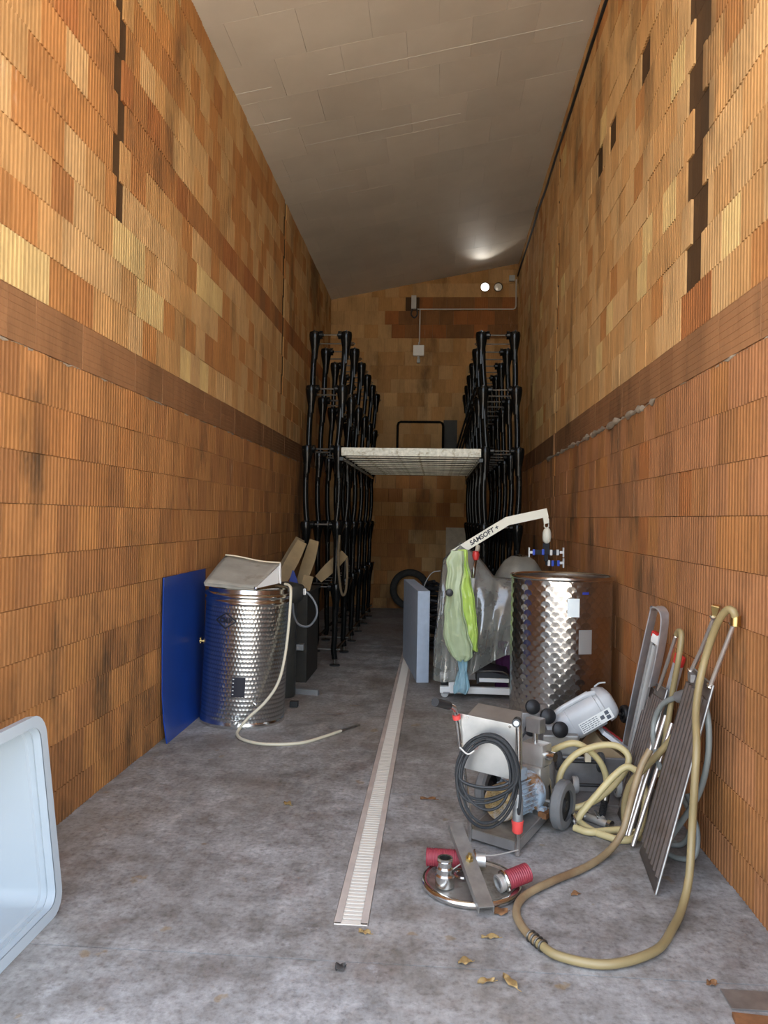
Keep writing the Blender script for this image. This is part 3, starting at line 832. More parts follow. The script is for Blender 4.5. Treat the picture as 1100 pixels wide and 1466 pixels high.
tag(o, 'pale square wooden offcut standing beside the pointed blue offcut', 'board')
mat('dull_metal', (.32, .33, .33), .45, .6, var=.15)
o = MB().box(-.16, .16, -.025, .025, 0, .05, .003).build('square_bar', 'dull_metal', None, None); o.location = (-1.215, 7.11, 0); o.rotation_euler = (0, 0, -.22)
tag(o, 'grey square metal bar lying on the floor beside the small drum', 'bar')
dc = thing('dark_crate', 'tall dark crate between the grey vessel and the barrel rack', 'crate', (-1.50, 7.95, 0))
mb = MB(); mb.box(-.24, .24, -.36, .36, 0, .88, .004); mb.build('crate_body', 'dark_board', dc, None)
MB().box(-.26, .26, -.38, .38, .88, .90, .004).build('crate_top', 'dark_board', dc, None)
MB().box(-.10, .22, -.44, -.362, .33, .39, .003).build('projecting_rail', 'dull_metal', dc, None)
o = MB().box(-.035, .035, -.03, .03, 0, .05, .006).build('rubber_block', 'rubber_foot', None, None); o.location = (-1.20, 6.62, 0); tag(o, 'small black rubber block on the floor at the foot of the small drum', 'block')
from mathutils import noise as mnoise
# ---------------------------------------------------------------- big open steel tank
swirl_steel('swirl_large', .072, .036, (.60, .585, .56), .21, .075)
RT = .372
tk = thing('steel_tank', 'large open circle-polished stainless tank standing in front of the hoist', 'tank', (.945, 5.86, 0))
MB().lathe([(RT-.012, .004), (RT, .014), (RT, 1.222)], 80, uvm=True, cap=True).build('tank_wall', 'swirl_large', tk, 30)
MB().lathe([(RT-.02, 1.235), (RT-.012, 1.246), (RT+.004, 1.248), (RT+.011, 1.238), (RT+.009, 1.226), (RT-.001, 1.220)], 80, cap=False).build('rolled_rim', 'bright_steel', tk, 60)
MB().lathe([(RT-.02, 1.235), (RT-.004, 1.215), (RT-.004, .03), (.001, .03)], 80, cap=False).build('lining', 'brushed_steel', tk, 40)
def tank_patch(name, m, ang, z, w_, h_, off=.0015):
    mb = MB(); mb.grid([curved(None, ang, z, [(-w_/2+w_*i/8, y) for i in range(9)], RT, off) for y in (-h_/2, h_/2)]); return mb.build(name, m, tk, None)
mat('paper_label', (.72, .78, .78), .6, var=.05); mat('faded_label', (.42, .41, .39), .35, .5); mat('blue_ink', (.02, .03, .22), .5)
tank_patch('paper_label', 'paper_label', 4, 1.04, .085, .13)
tank_patch('faded_label', 'faded_label', 18, .80, .10, .17)
em = tank_patch('emblem', 'blue_ink', 17.5, 1.142, .05, .018); 

# ---------------------------------------------------------------- lifting hoist under plastic
mat('cream_paint', (.78, .75, .62), .4); mat('red_plastic', (.55, .035, .03), .4); mat('chrome', (.75, .75, .75), .12, 1.)
mat('dark_plastic', (.02, .02, .022), .45); mat('blue_plastic', (.03, .08, .55), .35); mat('black_webbing', (.018, .018, .022), .8)
HY = 7.3
ho = thing('lifting_hoist', 'wheeled lifting hoist with cream jib arm standing behind the open steel tank', 'hoist', (.2, HY, 0))
def hv(x, z, y=HY): return V(x-.2, y-HY, z)
# jib
a0, a1, a2 = hv(.16, 1.315), hv(.665, 1.638), hv(1.035, 1.725)
arm = MB(); w_ = .03
pth = [(a0, Vector((-.54, 0, .84))), (a1-(a1-a0).normalized()*.07, Vector((-.54, 0, .84))), (a1, Vector((-.40, 0, .917))), (a1+(a2-a1).normalized()*.07, Vector((-.23, 0, .973))), (a2, Vector((-.23, 0, .973)))]
rings = []
for c, nrm in pth: rings.append([c+nrm*.04+V(0, -w_, 0), c+nrm*.04+V(0, w_, 0), c-nrm*.04+V(0, w_, 0), c-nrm*.04+V(0, -w_, 0)])
arm.ring_loft(rings); am = arm.build('jib_arm', 'cream_paint', ho, 30)
d = (a1-a0).normalized(); nn = Vector((-d.z, 0, d.x))
mid = a0+d*.345
text('lettering', 'SAMSOFT +', .060, Matrix(((d.x, nn.x, 0, mid.x), (0, 0, -1, -w_-.001), (d.z, nn.z, 0, mid.z), (0, 0, 0, 1))), 'black_print', am, shear=.15, bold=.0018)
MB().box(-.025, .025, -.025, .025, 0, .075, .004, M=frame(a2+V(-.02, 0, -.03), (1, 0, .2)) @ Matrix.Rotation(math.pi, 4, 'X')).build('jib_end', 'cream_paint', am, None)
mb = MB()
for s in (-1, 1): mb.tube([hv(1.03+s*.018, 1.665), hv(1.03+s*.02, 1.59)], .006, 6)
mb.tube([hv(1.012, 1.59), hv(1.03, 1.58), hv(1.048, 1.59)], .006, 6, smooth=3); mb.tube([hv(1.012, 1.665), hv(1.048, 1.665)], .008, 6)
lk = mb.build('shackle', 'cream_paint', ho)
MB().lathe([(.014, 0), (.036, .02), (.042, .06), (.040, .10), (.030, .13), (.014, .15)], 14, Matrix.Translation(hv(1.035, 1.435))).build('swivel_weight', 'cream_paint', ho)
# sling with clamps
sg = thing('lifting_sling', 'black webbing sling with blue and white buckles hanging from the jib', 'sling', (1.03, HY, 1.43))
MB().box(-.03, .03, -.004, .004, -.085, .008, .002).build('drop_strap', 'black_webbing', sg, None)
MB().box(-.13, .13, -.012, .012, -.10, -.055, .006).build('cross_strap', 'black_webbing', sg, None)
MB().box(.0, .14, .02, .044, -.20, -.155, .006).build('lower_strap', 'black_webbing', sg, None)
MB().box(-.015, .02, -.005, .03, -.16, -.09, .004).build('link_strap', 'black_webbing', sg, None)
for x, z, y, m_ in ((-.115, -.078, -.012, 'blue_plastic'), (-.03, -.075, -.014, 'blue_plastic'), (.045, -.078, -.014, 'white_paint'), (.105, -.076, -.014, 'white_paint'), (.03, -.178, .018, 'white_paint'), (.065, -.18, .016, 'blue_plastic'), (.118, -.178, .016, 'blue_plastic')):
    MB().box(x-.011, x+.011, y-.008, y+.012, z-.027, z+.027, .003).build('buckle', m_, sg, None)
for x, z, y in ((-.158, -.08, 0), (.158, -.075, 0), (.165, -.175, .03)):
    mb = MB(); mb.box(x-.005, x+.005, y-.03, y+.03, z-.045, z+.045, .002); e_ = mb.build('end_plate', 'white_paint', sg, None)
    mb = MB(); mb.box(min(x, x*.78), max(x, x*.78), y-.012, y+.012, z-.012, z+.012, .002); mb.build('end_stem', 'white_paint', e_, None)
# mast, ram, base
MB().box(-.04, .04, -.035, .035, .10, 1.36, .006, M=Matrix.Translation((.0, .03, 0))).build('mast', 'white_paint', ho, None)
MB().tube([hv(.395, 1.395, HY), hv(.385, 1.36, HY-.1), hv(.365, 1.345, HY-.28)], .02, 8).build('ram_bracket', 'cream_paint', ho)
MB().lathe([(.008, 0), (.024, .01), (.034, .05), (.026, .085), (.01, .09)], 12, Matrix.Translation(hv(.362, 1.275, HY-.29))).build('ram_clip', 'red_plastic', ho)
MB().tube([hv(.362, 1.29, HY-.29), hv(.34, 1.10, HY-.29)], .014, 8).build('ram_rod', 'chrome', ho)
MB().tube([hv(.342, 1.12, HY-.29), hv(.27, .30, HY-.22)], .023, 10).build('ram_cylinder', 'grey_box', ho)
mb = MB(); mb.box(-.14, .78, -.165, -.105, .045, .105, .006); mb.build('base_leg', 'white_paint', ho, None)
mb = MB(); mb.box(-.14, .78, .32, .38, .075, .135, .006); mb.build('base_leg', 'white_paint', ho, None)
mb = MB(); mb.box(-.06, .06, -.165, .38, .10, .15, .006); mb.build('cross_beam', 'white_paint', ho, None)
def caster(parent, x, y, z, m_='grey_box'):
    f = MB().box(-.03, .035, -.03, .03, z-.01, z+.008, .002).build('caster_fork', 'chrome', parent, None); f.location = (x, y, 0)
    mb = MB(); mb.lathe([(.012, -.014), (.034, -.014), (.037, -.006), (.037, .006), (.034, .014), (.012, .014)], 18, Matrix.Translation((-.015, 0, .037)) @ Matrix.Rotation(math.radians(90), 4, 'X'))
    mb.build('caster_wheel', m_, f)
caster(ho, -.08, -.135, .05); caster(ho, .70, -.135, .05, 'dark_plastic'); caster(ho, -.08, .35, .075, 'dark_plastic')
mb = MB(); rows_ = []
for i in range(9):
    t = i/8; x = .20+.30*t
    rows_.append([V(x, -.13, .13+.05*math.sin(t*math.pi)), V(x, -.13, .27-.06*t), V(x, .18, .30-.06*t), V(x, .18, .13)])
mb.ring_loft(rows_); mb.build('drive_cover', 'dark_plastic', ho, 50)
MB().box(.22, .50, -.155, -.13, .155, .19, .004).build('pedal_bar', 'white_paint', ho, None)
MB().tube([V(.19, -.14, .24), V(.30, -.15, .255), V(.44, -.15, .25), V(.49, -.15, .20), V(.49, -.15, .12)], .007, 6, smooth=5).build('wire_guard', 'dull_steel', ho)
mb = MB(); mb.lathe([(.001, 0), (.030, .0), (.034, .012), (.030, .024), (.012, .03)], 18, Matrix.Translation(hv(.127, 1.00, 6.82)) @ Matrix.Rotation(math.radians(90), 4, 'X')); kn = mb.build('clamp_knob', 'dark_plastic', ho)
MB().tube([hv(.127, 1.00, 6.82), hv(.14, 1.01, 7.0), hv(.19, 1.03, 7.31)], .008, 6).build('knob_stem', 'dark_plastic', kn)

# plastic sheet: a loose clear film over the hoist
def film(name, col, alpha, rough=.12):
    """milky polythene: part see-through, part diffuse, with a glossy skin"""
    m = bpy.data.materials.new(name); m.use_nodes = True; MATS[name] = m; t = NT(m); co = t.coord('Object')
    out = [n for n in t.t.nodes if n.type == 'OUTPUT_MATERIAL'][0]
    bp_ = t.n('ShaderNodeBump'); bp_.inputs['Strength'].default_value = .3; bp_.inputs['Distance'].default_value = .03
    t.l(t.noise(co, 5, 2, .5), bp_.inputs['Height'])
    tr_ = t.n('ShaderNodeBsdfTransparent'); df = t.n('ShaderNodeBsdfDiffuse'); df.inputs[0].default_value = (*col, 1); t.l(bp_.outputs[0], df.inputs['Normal'])
    tl = t.n('ShaderNodeBsdfTranslucent'); tl.inputs[0].default_value = (*col, 1)
    gl = t.n('ShaderNodeBsdfGlossy'); gl.inputs['Roughness'].default_value = rough; gl.inputs[0].default_value = (.9, .9, .9, 1); t.l(bp_.outputs[0], gl.inputs['Normal'])
    m0 = t.n('ShaderNodeMixShader'); m0.inputs[0].default_value = .3; t.l(df.outputs[0], m0.inputs[1]); t.l(tl.outputs[0], m0.inputs[2])
    m1 = t.n('ShaderNodeMixShader'); t.l(t.ramp(t.noise(co, 6, 4, .6), [(.3, (alpha-.1,)*3), (.7, (alpha+.1,)*3)]), m1.inputs[0]); t.l(tr_.outputs[0], m1.inputs[1]); t.l(m0.outputs[0], m1.inputs[2])
    fr_ = t.n('ShaderNodeFresnel'); fr_.inputs['IOR'].default_value = 1.9; t.l(bp_.outputs[0], fr_.inputs['Normal'])
    m2 = t.n('ShaderNodeMixShader'); t.l(fr_.outputs[0], m2.inputs[0]); t.l(m1.outputs[0], m2.inputs[1]); t.l(gl.outputs[0], m2.inputs[2])
    t.l(m2.outputs[0], out.inputs[0])
film('clear_film', (.50, .50, .44), .46, .14)
def lerp_path(pts, s):
    s = max(0, min(1, s))*(len(pts)-1); i = min(len(pts)-2, int(s)); f = s-i; f = f*f*(3-2*f)
    return [a*(1-f)+b*f for a, b in zip(pts[i], pts[i+1])]
random.seed(11)
ridge = [(.035, .98), (.07, 1.27), (.23, 1.435), (.40, 1.31), (.55, 1.12), (.74, 1.10), (.90, 1.14)]
low = [(-.01, .20), (.06, .15), (.20, .17), (.36, .24), (.50, .34), (.66, .42), (.86, .45)]
rows_ = []; N, Mv = 40, 34
for i in range(N+1):
    s = i/N; rx, rz = lerp_path(ridge, s); lx, lz = lerp_path(low, s); row = []
    for j in range(Mv+1):
        v = j/Mv*2-1                              # -1 front hem, 0 ridge, 1 back hem
        a = abs(v); dep = (-.21 if v < 0 else .42)*min(1, a*1.6)**.6
        fold = .022*math.sin(i*.95+a*2.2)*a+.018*math.sin(i*.41+a*5+v)*a+.05*mnoise.noise(V(i*.22, j*.16, 3.1))*a
        x = rx*(1-a)+lx*a+fold*.6; z = rz*(1-a**1.15)+lz*a**1.15
        row.append((x-.0, HY+dep+fold*(1.4 if v < 0 else .6), z))
    rows_.append(row)
ps = MB(); ps.grid(rows_); o = ps.build('plastic_sheet', 'clear_film', None, 70)
tag(o, 'cloudy clear plastic sheet draped over the hoist mast', 'plastic sheet')
# wrapped bundle beyond the tank
mb = MB(); rings = []
for i in range(13):
    t = i/12; r = .30*math.cos(t*math.pi/2*.98)**.36
    rings.append([V(.86+r*math.cos(2*math.pi*k/28)*(1+.09*mnoise.noise(V(k*.35, i*.3, 2.))), 7.98+.8*r*math.sin(2*math.pi*k/28)*(1+.05*math.cos(5*k)),   .74+.54*t+.06*t*mnoise.noise(V(k*.4, i*.4, 5.))) for k in range(28)])
rings = [[V(.86+.29*math.cos(2*math.pi*k/28), 7.98+.22*math.sin(2*math.pi*k/28), .02) for k in range(28)]]+rings
mb.ring_loft(rings); film('bundle_film', (.52, .50, .43), .72)
wbd = thing('wrapped_bundle', 'plastic-wrapped bundle humped up behind the open steel tank', 'bundle', (.86, 7.98, 0))
o = mb.build('film_wrap', 'bundle_film', wbd, 70); o.location = (-.86, -7.98, 0)
mb = MB(); mb.lathe([(.18, .02), (.20, .05), (.20, 1.0), (.14, 1.18), (.001, 1.22)], 20); mb.build('contents', 'old_wood', wbd, 40)
# garments / bags
mat('pale_green', (.44, .52, .31), .38, var=.1, scale=6); mat('lime', (.45, .63, .12), .4, var=.15, scale=5, coat=.4); mat('pale_blue', (.30, .48, .54), .6, var=.1, scale=8)
def sack(name, m_, secs, label, cat, y0, seed, n=56):
    """soft crumpled hanging bag: secs = (z, x left, x right, depth)"""
    random.seed(seed); mb = MB(); rings = []; ks = 46
    ph = [random.uniform(0, 6) for _ in range(4)]
    for i in range(ks+1):
        z, xl, xr, dp = lerp_path(secs, i/ks); ring = []; en = min(1, i/4, (ks-i)/3)
        for k in range(n):
            a = 2*math.pi*k/n
            q = V(math.cos(a)*1.2, math.sin(a)*1.2, z*4+seed)
            cr = (1-abs(mnoise.noise(q*1.3+V(0, 0, 7)))*2)*.5+(1-abs(mnoise.noise(q*2.9))*2)*.28
            ver = .25*math.sin(7*a+ph[0]+i*.05)+.18*math.sin(12*a+ph[1]-i*.09)
            yy = dp*math.sin(a); yy += (.9*dp+.008)*(cr*.55+ver*.5)*(1 if yy > 0 else .3)*en
            edge = .014*mnoise.noise(V(z*9, seed, math.copysign(1, math.cos(a))))
            ring.append(V((xl+xr)/2+(xr-xl)/2*math.copysign(abs(math.cos(a))**.8, math.cos(a))+edge*en, y0-yy, z+.010*math.sin(4*a+ph[2])*(.3 if i < 3 else 1)))
        rings.append(ring)
    mb.ring_loft(rings); return tag(mb.build(name, m_, None, 28), label, cat)
sack('green_bag', 'lime', [(1.375, .20, .285, .02), (1.2, .20, .30, .03), (.95, .20, .35, .035), (.70, .22, .385, .035), (.47, .26, .395, .02)], 'bright lime green plastic bag hanging on the hoist beside the pale one', 'bag', 6.97, 3)
sack('green_bag', 'pale_green', [(1.365, .14, .25, .015), (1.27, .10, .255, .03), (1.0, .095, .235, .035), (.78, .085, .265, .045), (.62, .08, .31, .045), (.52, .10, .345, .04), (.43, .15, .345, .035), (.395, .20, .30, .02), (.385, .23, .28, .01)], 'pale green crumpled bag hanging on the front of the hoist', 'bag', 6.93, 4)
sack('blue_overshoe', 'pale_blue', [(.52, .215, .29, .03), (.38, .205, .30, .035), (.30, .225, .305, .03), (.28, .225, .30, .03), (.22, .20, .315, .035), (.14, .175, .325, .04), (.09, .18, .31, .03)], 'pale blue elasticated cover hanging below the green bags', 'cover', 6.97, 9)
mat('purple_cloth', (.10, .018, .09), .8, var=.2)
sack('purple_cloth', 'purple_cloth', [(.47, .62, .70, .02), (.38, .61, .76, .05), (.2, .60, .80, .05), (.003, .60, .82, .05)], 'dark purple cloth bunched on the floor behind the hoist base', 'cloth', 7.55, 6)
# ---------------------------------------------------------------- pump trolley
mat('sheet_steel', (.50, .50, .485), .36, .85, var=.12, scale=9); mat('worn_steel', (.34, .33, .31), .5, .8, var=.2, scale=14)
mat('motor_paint', (.36, .45, .53), .55, var=.2, scale=8, dirt=((.22, .11, .04), 11, .46, .60)); mat('rusty_cover', (.50, .36, .16), .6, .4, var=.25, scale=18, dirt=((.55, .50, .42), 9, .5, .58))
mat('rust', (.20, .085, .03), .85, var=.3, scale=20); mat('cable_black', (.022, .024, .026), .5); mat('grip', (.016, .016, .017), .55); mat('tape_red', (.70, .07, .06), .5); mat('wheel_rubber', (.055, .056, .057), .75, var=.25); mat('wheel_grey', (.16, .16, .157), .75, var=.2)
tr = thing('pump_trolley', 'stainless two-handled pump trolley with coiled black cable', 'trolley', (.42, 3.84, 0))
TO = Vector((.42, 3.84, 0))
def tv(x, y, z): return V(x, y, z)-TO
hd_ = Vector((.42, .907, 0)); sd_ = Vector((.83, -.56, 0)).normalized()
fr = V(.425, 3.845, 0); fl_ = V(.205, 3.99, 0); br = fr+hd_*.68; bl = fl_+hd_*.66
def quadbox(mb, q, z0, z1):
    vs = [V(p.x, p.y, z0)-TO for p in q]+[V(p.x, p.y, z1)-TO for p in q]
    return mb.add(vs, [(3, 2, 1, 0), (4, 5, 6, 7)]+[(i, (i+1) % 4, 4+(i+1) % 4, 4+i) for i in range(4)])
mb = MB(); quadbox(mb, [fl_, fr, br, bl], .050, .066); mb.build('deck', 'worn_steel', tr, None)
for a_, b_ in ((fl_, fr), (fr, br), (bl, br), (fl_, bl)):
    n_ = Vector((-(b_-a_).y, (b_-a_).x, 0)).normalized()*.008
    mb = MB(); quadbox(mb, [a_-n_, b_-n_, b_+n_, a_+n_], .018, .0655); mb.build('deck_apron', 'sheet_steel', tr, None)
MB().cyl(tv(.30, 4.05, .0), tv(.30, 4.05, .055), .014, 8).build('support_leg', 'sheet_steel', tr)
# posts with grips
lp = MB().tube([tv(.20, 3.985, .005), tv(.195, 3.98, .12), tv(.15, 3.955, .45), tv(.118, 3.935, .65), tv(.105, 3.90, .70), tv(.075, 3.85, .725)], .0135, 10, smooth=4).build('handle_post', 'bright_steel', tr)
MB().tube([tv(.078, 3.855, .722), tv(.01, 3.735, .765)], .021, 12).build('grip', 'grip', lp)
rp = MB().tube([tv(.425, 3.835, .005), tv(.425, 3.835, .20), tv(.42, 3.83, .62), tv(.415, 3.81, .665), tv(.405, 3.75, .685)], .0145, 10, smooth=4).build('handle_post', 'bright_steel', tr)
MB().tube([tv(.406, 3.755, .684), tv(.388, 3.63, .704)], .0205, 12).build('grip', 'grip', rp)
MB().cyl(tv(.3878, 3.629, .704), tv(.3872, 3.625, .7047), .013, 12).build('end_plug', 'dull_metal', rp)
MB().cyl(tv(.122, 3.938, .635), tv(.118, 3.935, .655), .021, 10).build('red_band', 'tape_red', lp)
MB().lathe([(.021, 0), (.027, .008), (.027, .035), (.030, .055), (.030, .062)], 14, Matrix.Translation(tv(.424, 3.834, .115))).build('plug_collar', 'tape_red', rp)
MB().lathe([(.026, .0), (.026, .10), (.018, .13)], 14, Matrix.Translation(tv(.424, 3.834, .176))).build('plug_body', 'dull_metal', rp)
# control box: back plate and hood
P0, P1 = tv(.128, 3.96, 0), tv(.418, 3.86, 0); dx = (P1-P0).normalized(); nb = Vector((-dx.y, dx.x, 0))
def pq(u, v, z): return P0+dx*u+nb*v+V(0, 0, z)
wid = (P1-P0).length
mb = MB(); mb.add([pq(0, 0, .66), pq(wid, 0, .635), pq(wid, 0, .36), pq(.04, 0, .385), pq(0, .006, .66), pq(wid, .006, .635), pq(wid, .006, .36), pq(.04, .006, .385)], [(0, 1, 2, 3), (4, 5, 6, 7), (0, 1, 5, 4), (1, 2, 6, 5), (2, 3, 7, 6), (3, 0, 4, 7)])
bp = mb.build('back_plate', 'sheet_steel', tr, None)
for u, z in ((.05, .645), (.27, .625)): MB().cyl(pq(u, -.004, z), pq(u, .0, z), .008, 10).build('screw', 'bright_steel', bp)
mb = MB(); vs = []
for u, v, z in ((.045, .007, .652), (wid-.004, .007, .632), (wid-.004, .13, .672), (.07, .13, .69)): vs.append(pq(u, v, z))
for u, v, z in ((.045, .007, .40), (wid-.004, .007, .38), (wid-.004, .15, .38), (.07, .15, .40)): vs.append(pq(u, v, z))
mb.add(vs, [(0, 1, 2, 3), (7, 6, 5, 4), (0, 4, 5, 1), (1, 5, 6, 2), (2, 6, 7, 3), (3, 7, 4, 0)]); mb.build('control_box', 'sheet_steel', tr, None)
# coiled cable
random.seed(21); pts = []
cc = tv(.272, 3.80, .395)
for k in range(150):
    t = k/149; a = math.pi/2+t*2*math.pi*7.0; rr = .90+.10*math.sin(t*9.3)
    ax = .155*rr*(1+.05*math.sin(t*31)); az = (.205 if math.sin(a) > 0 else (.05+.215*(.5+.5*math.sin(t*11.3+1.))))*rr
    tilt = .02*math.cos(a)
    pts.append(cc+dx*(ax*math.cos(a)-.005)+V(0, 0, az*math.sin(a)+tilt)+nb*(.012-.022*t-.014*math.sin(t*40)))
co_ = MB().tube([p for p in pts], .0072, 7, smooth=2).build('cable_coil', 'cable_black', tr)
MB().tube([cc+dx*.135+V(0, -.01, .09), cc+dx*.16+V(0, -.012, -.02), cc+dx*.158+V(0, 0, -.15), tv(.424, 3.825, .24)], .0075, 7, smooth=6).build('cable_tail', 'cable_black', tr)
MB().tube([cc+dx*-.145+V(0, -.02, .13), cc+dx*-.105+V(0, -.03, .105), cc+dx*-.07+V(0, -.01, .12)], .004, 6, smooth=4).build('cable_tie', 'conduit', tr)
# rust-red scribble on the plate
mat('pink_mark', (.42, .25, .22), .6)
MB().tube([pq(.085, -.003, .53), pq(.10, -.003, .55), pq(.12, -.003, .545), pq(.115, -.003, .525), pq(.09, -.003, .52), pq(.08, -.003, .50), pq(.10, -.003, .49), pq(.11, -.003, .505)], .0022, 5, smooth=5).build('paint_mark', 'pink_mark', bp)
# motor along the deck
MM = frame(tv(.345, 4.07, .165), (.62, .785, 0))
def ax(r, x0, x1): return Matrix.Rotation(0, 4, 'Z')
RX = Matrix.Rotation(math.radians(90), 4, 'Y')
MB().lathe([(.06, 0), (.088, .006), (.094, .02), (.094, .075), (.090, .08)], 28, MM @ RX, cap=False).build('fan_cover', 'rusty_cover', tr, 40)
mb = MB(); fc = mb.lathe([(.001, .003), (.066, .003)], 24, MM @ RX, cap=False).build('fan_recess', 'gap_dark', tr, None)
gm = MB()
for i in range(-4, 5):
    hw_ = math.sqrt(max(0, .066**2-(i*.0145)**2))
    if hw_ < .01: continue
    g1 = MB().box(-.003, .003, -hw_, hw_, i*.0145-.0042, i*.0145+.0042, M=MM).build('grille_bar', 'rusty_cover', fc, None)
    g2 = MB().box(-.003, .003, i*.0145-.0042, i*.0145+.0042, -hw_, hw_, M=MM).build('grille_bar', 'rusty_cover', fc, None)
MB().lathe([(.085, .08), (.092, .085), (.092, .10), (.086, .105), (.086, .24), (.105, .25), (.112, .262), (.112, .30), (.07, .31)], 28, MM @ RX).build('motor_body', 'motor_paint', tr, 40)
finm = MB().box(.108, .238, -.0025, .0025, .084, .104).mesh('cooling_fin', 'motor_paint', None)
for k in range(22):
    f_ = inst('cooling_fin', finm, tr); f_.matrix_local = MM @ Matrix.Rotation(2*math.pi*k/22, 4, 'X')
MB().box(.10, .21, -.05, .05, .095, .155, .006, M=MM).build('terminal_box', 'motor_paint', tr, None)
MB().box(.255, .298, -.125, -.02, -.12, -.06, .006, M=MM).build('motor_foot', 'motor_paint', tr, None)
MB().box(.235, .315, -.15, -.10, -.108, -.075, .005, M=MM).build('rusty_lug', 'rust', tr, None)
MB().cyl(MM @ V(.25, -.085, -.088), MM @ V(.24, -.085, -.088), .018, 12).build('drain_plug', 'bright_steel', tr)
# pump head
mat('cast_steel', (.62, .61, .58), .42, .8, var=.12, scale=12)
MB().box(.31, .41, -.072, .072, -.10, .13, .016, M=MM).build('pump_body', 'cast_steel', tr, 40)
MB().box(.325, .425, -.072, .062, .13, .25, .010, M=MM).build('pump_head', 'cast_steel', tr, 40)
MB().lathe([(.05, .37), (.056, .38), (.056, .46), (.03, .48)], 20, MM @ RX).build('pump_cover', 'cast_steel', tr, 40)
MB().cyl(MM @ V(.37, -.05, .19), MM @ V(.37, -.125, .19), .026, 14).build('outlet', 'bright_steel', tr)
MB().cyl(MM @ V(.37, .05, .19), MM @ V(.37, .11, .19), .026, 14).build('inlet', 'bright_steel', tr)
MB().cyl(MM @ V(.365, 0, .25), MM @ V(.365, 0, .31), .014, 10).build('neck', 'bright_steel', tr)
MB().box(.335, .40, -.045, .045, .305, .385, .006, M=MM).build('switch_housing', 'sheet_steel', tr, None)
MB().tube([MM @ V(.36, .04, .32), MM @ V(.33, .07, .26), MM @ V(.28, .08, .20), MM @ V(.22, .05, .15)], .006, 6, smooth=5).build('switch_cable', 'cable_black', tr)
MB().tube([MM @ V(.40, -.07, .02), MM @ V(.41, -.075, -.06), MM @ V(.40, -.07, -.10)], .010, 8, smooth=4).build('drain_tap', 'bright_steel', tr)
# wheels
def wheel(parent, c, axis, r, wdt, tyre, hub, name='wheel'):
    Mx = frame(c, axis) @ RX
    w1 = MB().lathe([(r*.62, -wdt/2), (r*.9, -wdt/2), (r, -wdt*.3), (r, wdt*.3), (r*.9, wdt/2), (r*.62, wdt/2)], 30, Mx, cap=False).build(name, tyre, parent, 40)
    MB().lathe([(.001, -wdt*.28), (r*.2, -wdt*.42), (r*.3, -wdt*.2), (r*.64, -wdt*.2), (r*.64, wdt*.2), (r*.3, wdt*.2), (r*.2, wdt*.42), (.001, wdt*.28)], 26, Mx, cap=False).build('wheel_hub', hub, w1, 40)
    return w1
axw = Vector((.86, -.51, 0))
wheel(tr, tv(.702, 4.20, .130), axw, .13, .058, 'wheel_grey', 'grip')
wheel(tr, tv(.702, 4.20, .130)-axw.normalized()*.44, axw, .13, .058, 'wheel_grey', 'grip')
MB().cyl(tv(.702, 4.20, .130)-axw.normalized()*.44, tv(.702, 4.20, .130), .010, 8).build('axle', 'worn_steel', tr)

# ---------------------------------------------------------------- barrel dolly lying behind the trolley
mat('black_iron', (.014, .014, .015), .5); mat('steel_plate', (.30, .29, .285), .45, .7, var=.25, scale=8)
dl = thing('barrel_dolly', 'black rod dolly with rubber rollers lying among the yellow hose', 'dolly', (.95, 4.75, 0))
DO = Vector((.95, 4.75, 0))
def dv(x, y, z): return V(x, y, z)-DO
for (x0, x1, y, z) in ((.74, 1.03, 4.72, .205), (.78, 1.13, 4.66, .085)):
    MB().cyl(dv(x0, y, z), dv(x1, y, z), .011, 8).build('axle_rod', 'black_iron', dl)
for x, y, z, r, m_ in ((1.01, 4.72, .205, .058, 'wheel_rubber'), (.76, 4.72, .205, .058, 'wheel_rubber'), (1.10, 4.66, .085, .062, 'grey_box'), (.85, 4.66, .085, .05, 'grey_box')):
    wheel(dl, dv(x, y, z), (1, 0, 0), r, .035, m_, 'black_iron', 'roller')
mb = MB(); mb.box(-.20, .22, -.055, -.035, .012, .22, .004); mb.build('side_plate', 'steel_plate', dl, None).location = (0, .06, 0)
mb = MB(); mb.box(-.13, .26, -.2, .06, .002, .012, .001); mb.build('foot_plate', 'steel_plate', dl, None)
MB().box(-.04, -.005, -.075, -.045, .215, .275, .003).build('bracket', 'cream_edge', dl, None)
# second dolly standing upright behind the pump
d2 = thing('barrel_dolly', 'upright dolly with black mushroom rollers between the pump and the big tank', 'dolly', (.70, 4.98, 0))
mb = MB(); mb.box(-.13, .13, .0, .03, 0, .42, .006); mb.build('back_plate', 'steel_plate', d2, None)
mb = MB(); mb.box(-.02, .20, -.16, .0, .0, .33, .01); mb.build('body_box', 'worn_steel', d2, None)
for x, z, r, y in ((-.075, .475, .048, -.06), (.015, .43, .05, -.10), (.075, .375, .05, -.20), (-.09, .345, .04, -.12)):
    M_ = frame((x, y, z), (.25, -1, .25)) @ RX
    k_ = MB().lathe([(.014, -.02), (r*.9, -.015), (r, .0), (r*.95, .018), (r*.6, .03), (.001, .034)], 22, M_).build('mushroom_roller', 'black_iron', d2, 40)
    MB().cyl((x, y, z), (x, .01, z-.05), .010, 8).build('roller_stem', 'black_iron', k_)
# third wheel on a rod by the wall
d3 = thing('roller_arm', 'black rubber roller on a rod sticking out beside the jerrycan', 'roller', (1.2, 5.2, 0))
MB().tube([(-.14, .02, .012), (-.06, .02, .30), (-.02, 0, .375), (.04, 0, .38)], .011, 8, smooth=4).build('rod', 'black_iron', d3)
wheel(d3, V(.065, 0, .382), (1, .15, 0), .058, .04, 'black_iron', 'black_iron', 'roller')

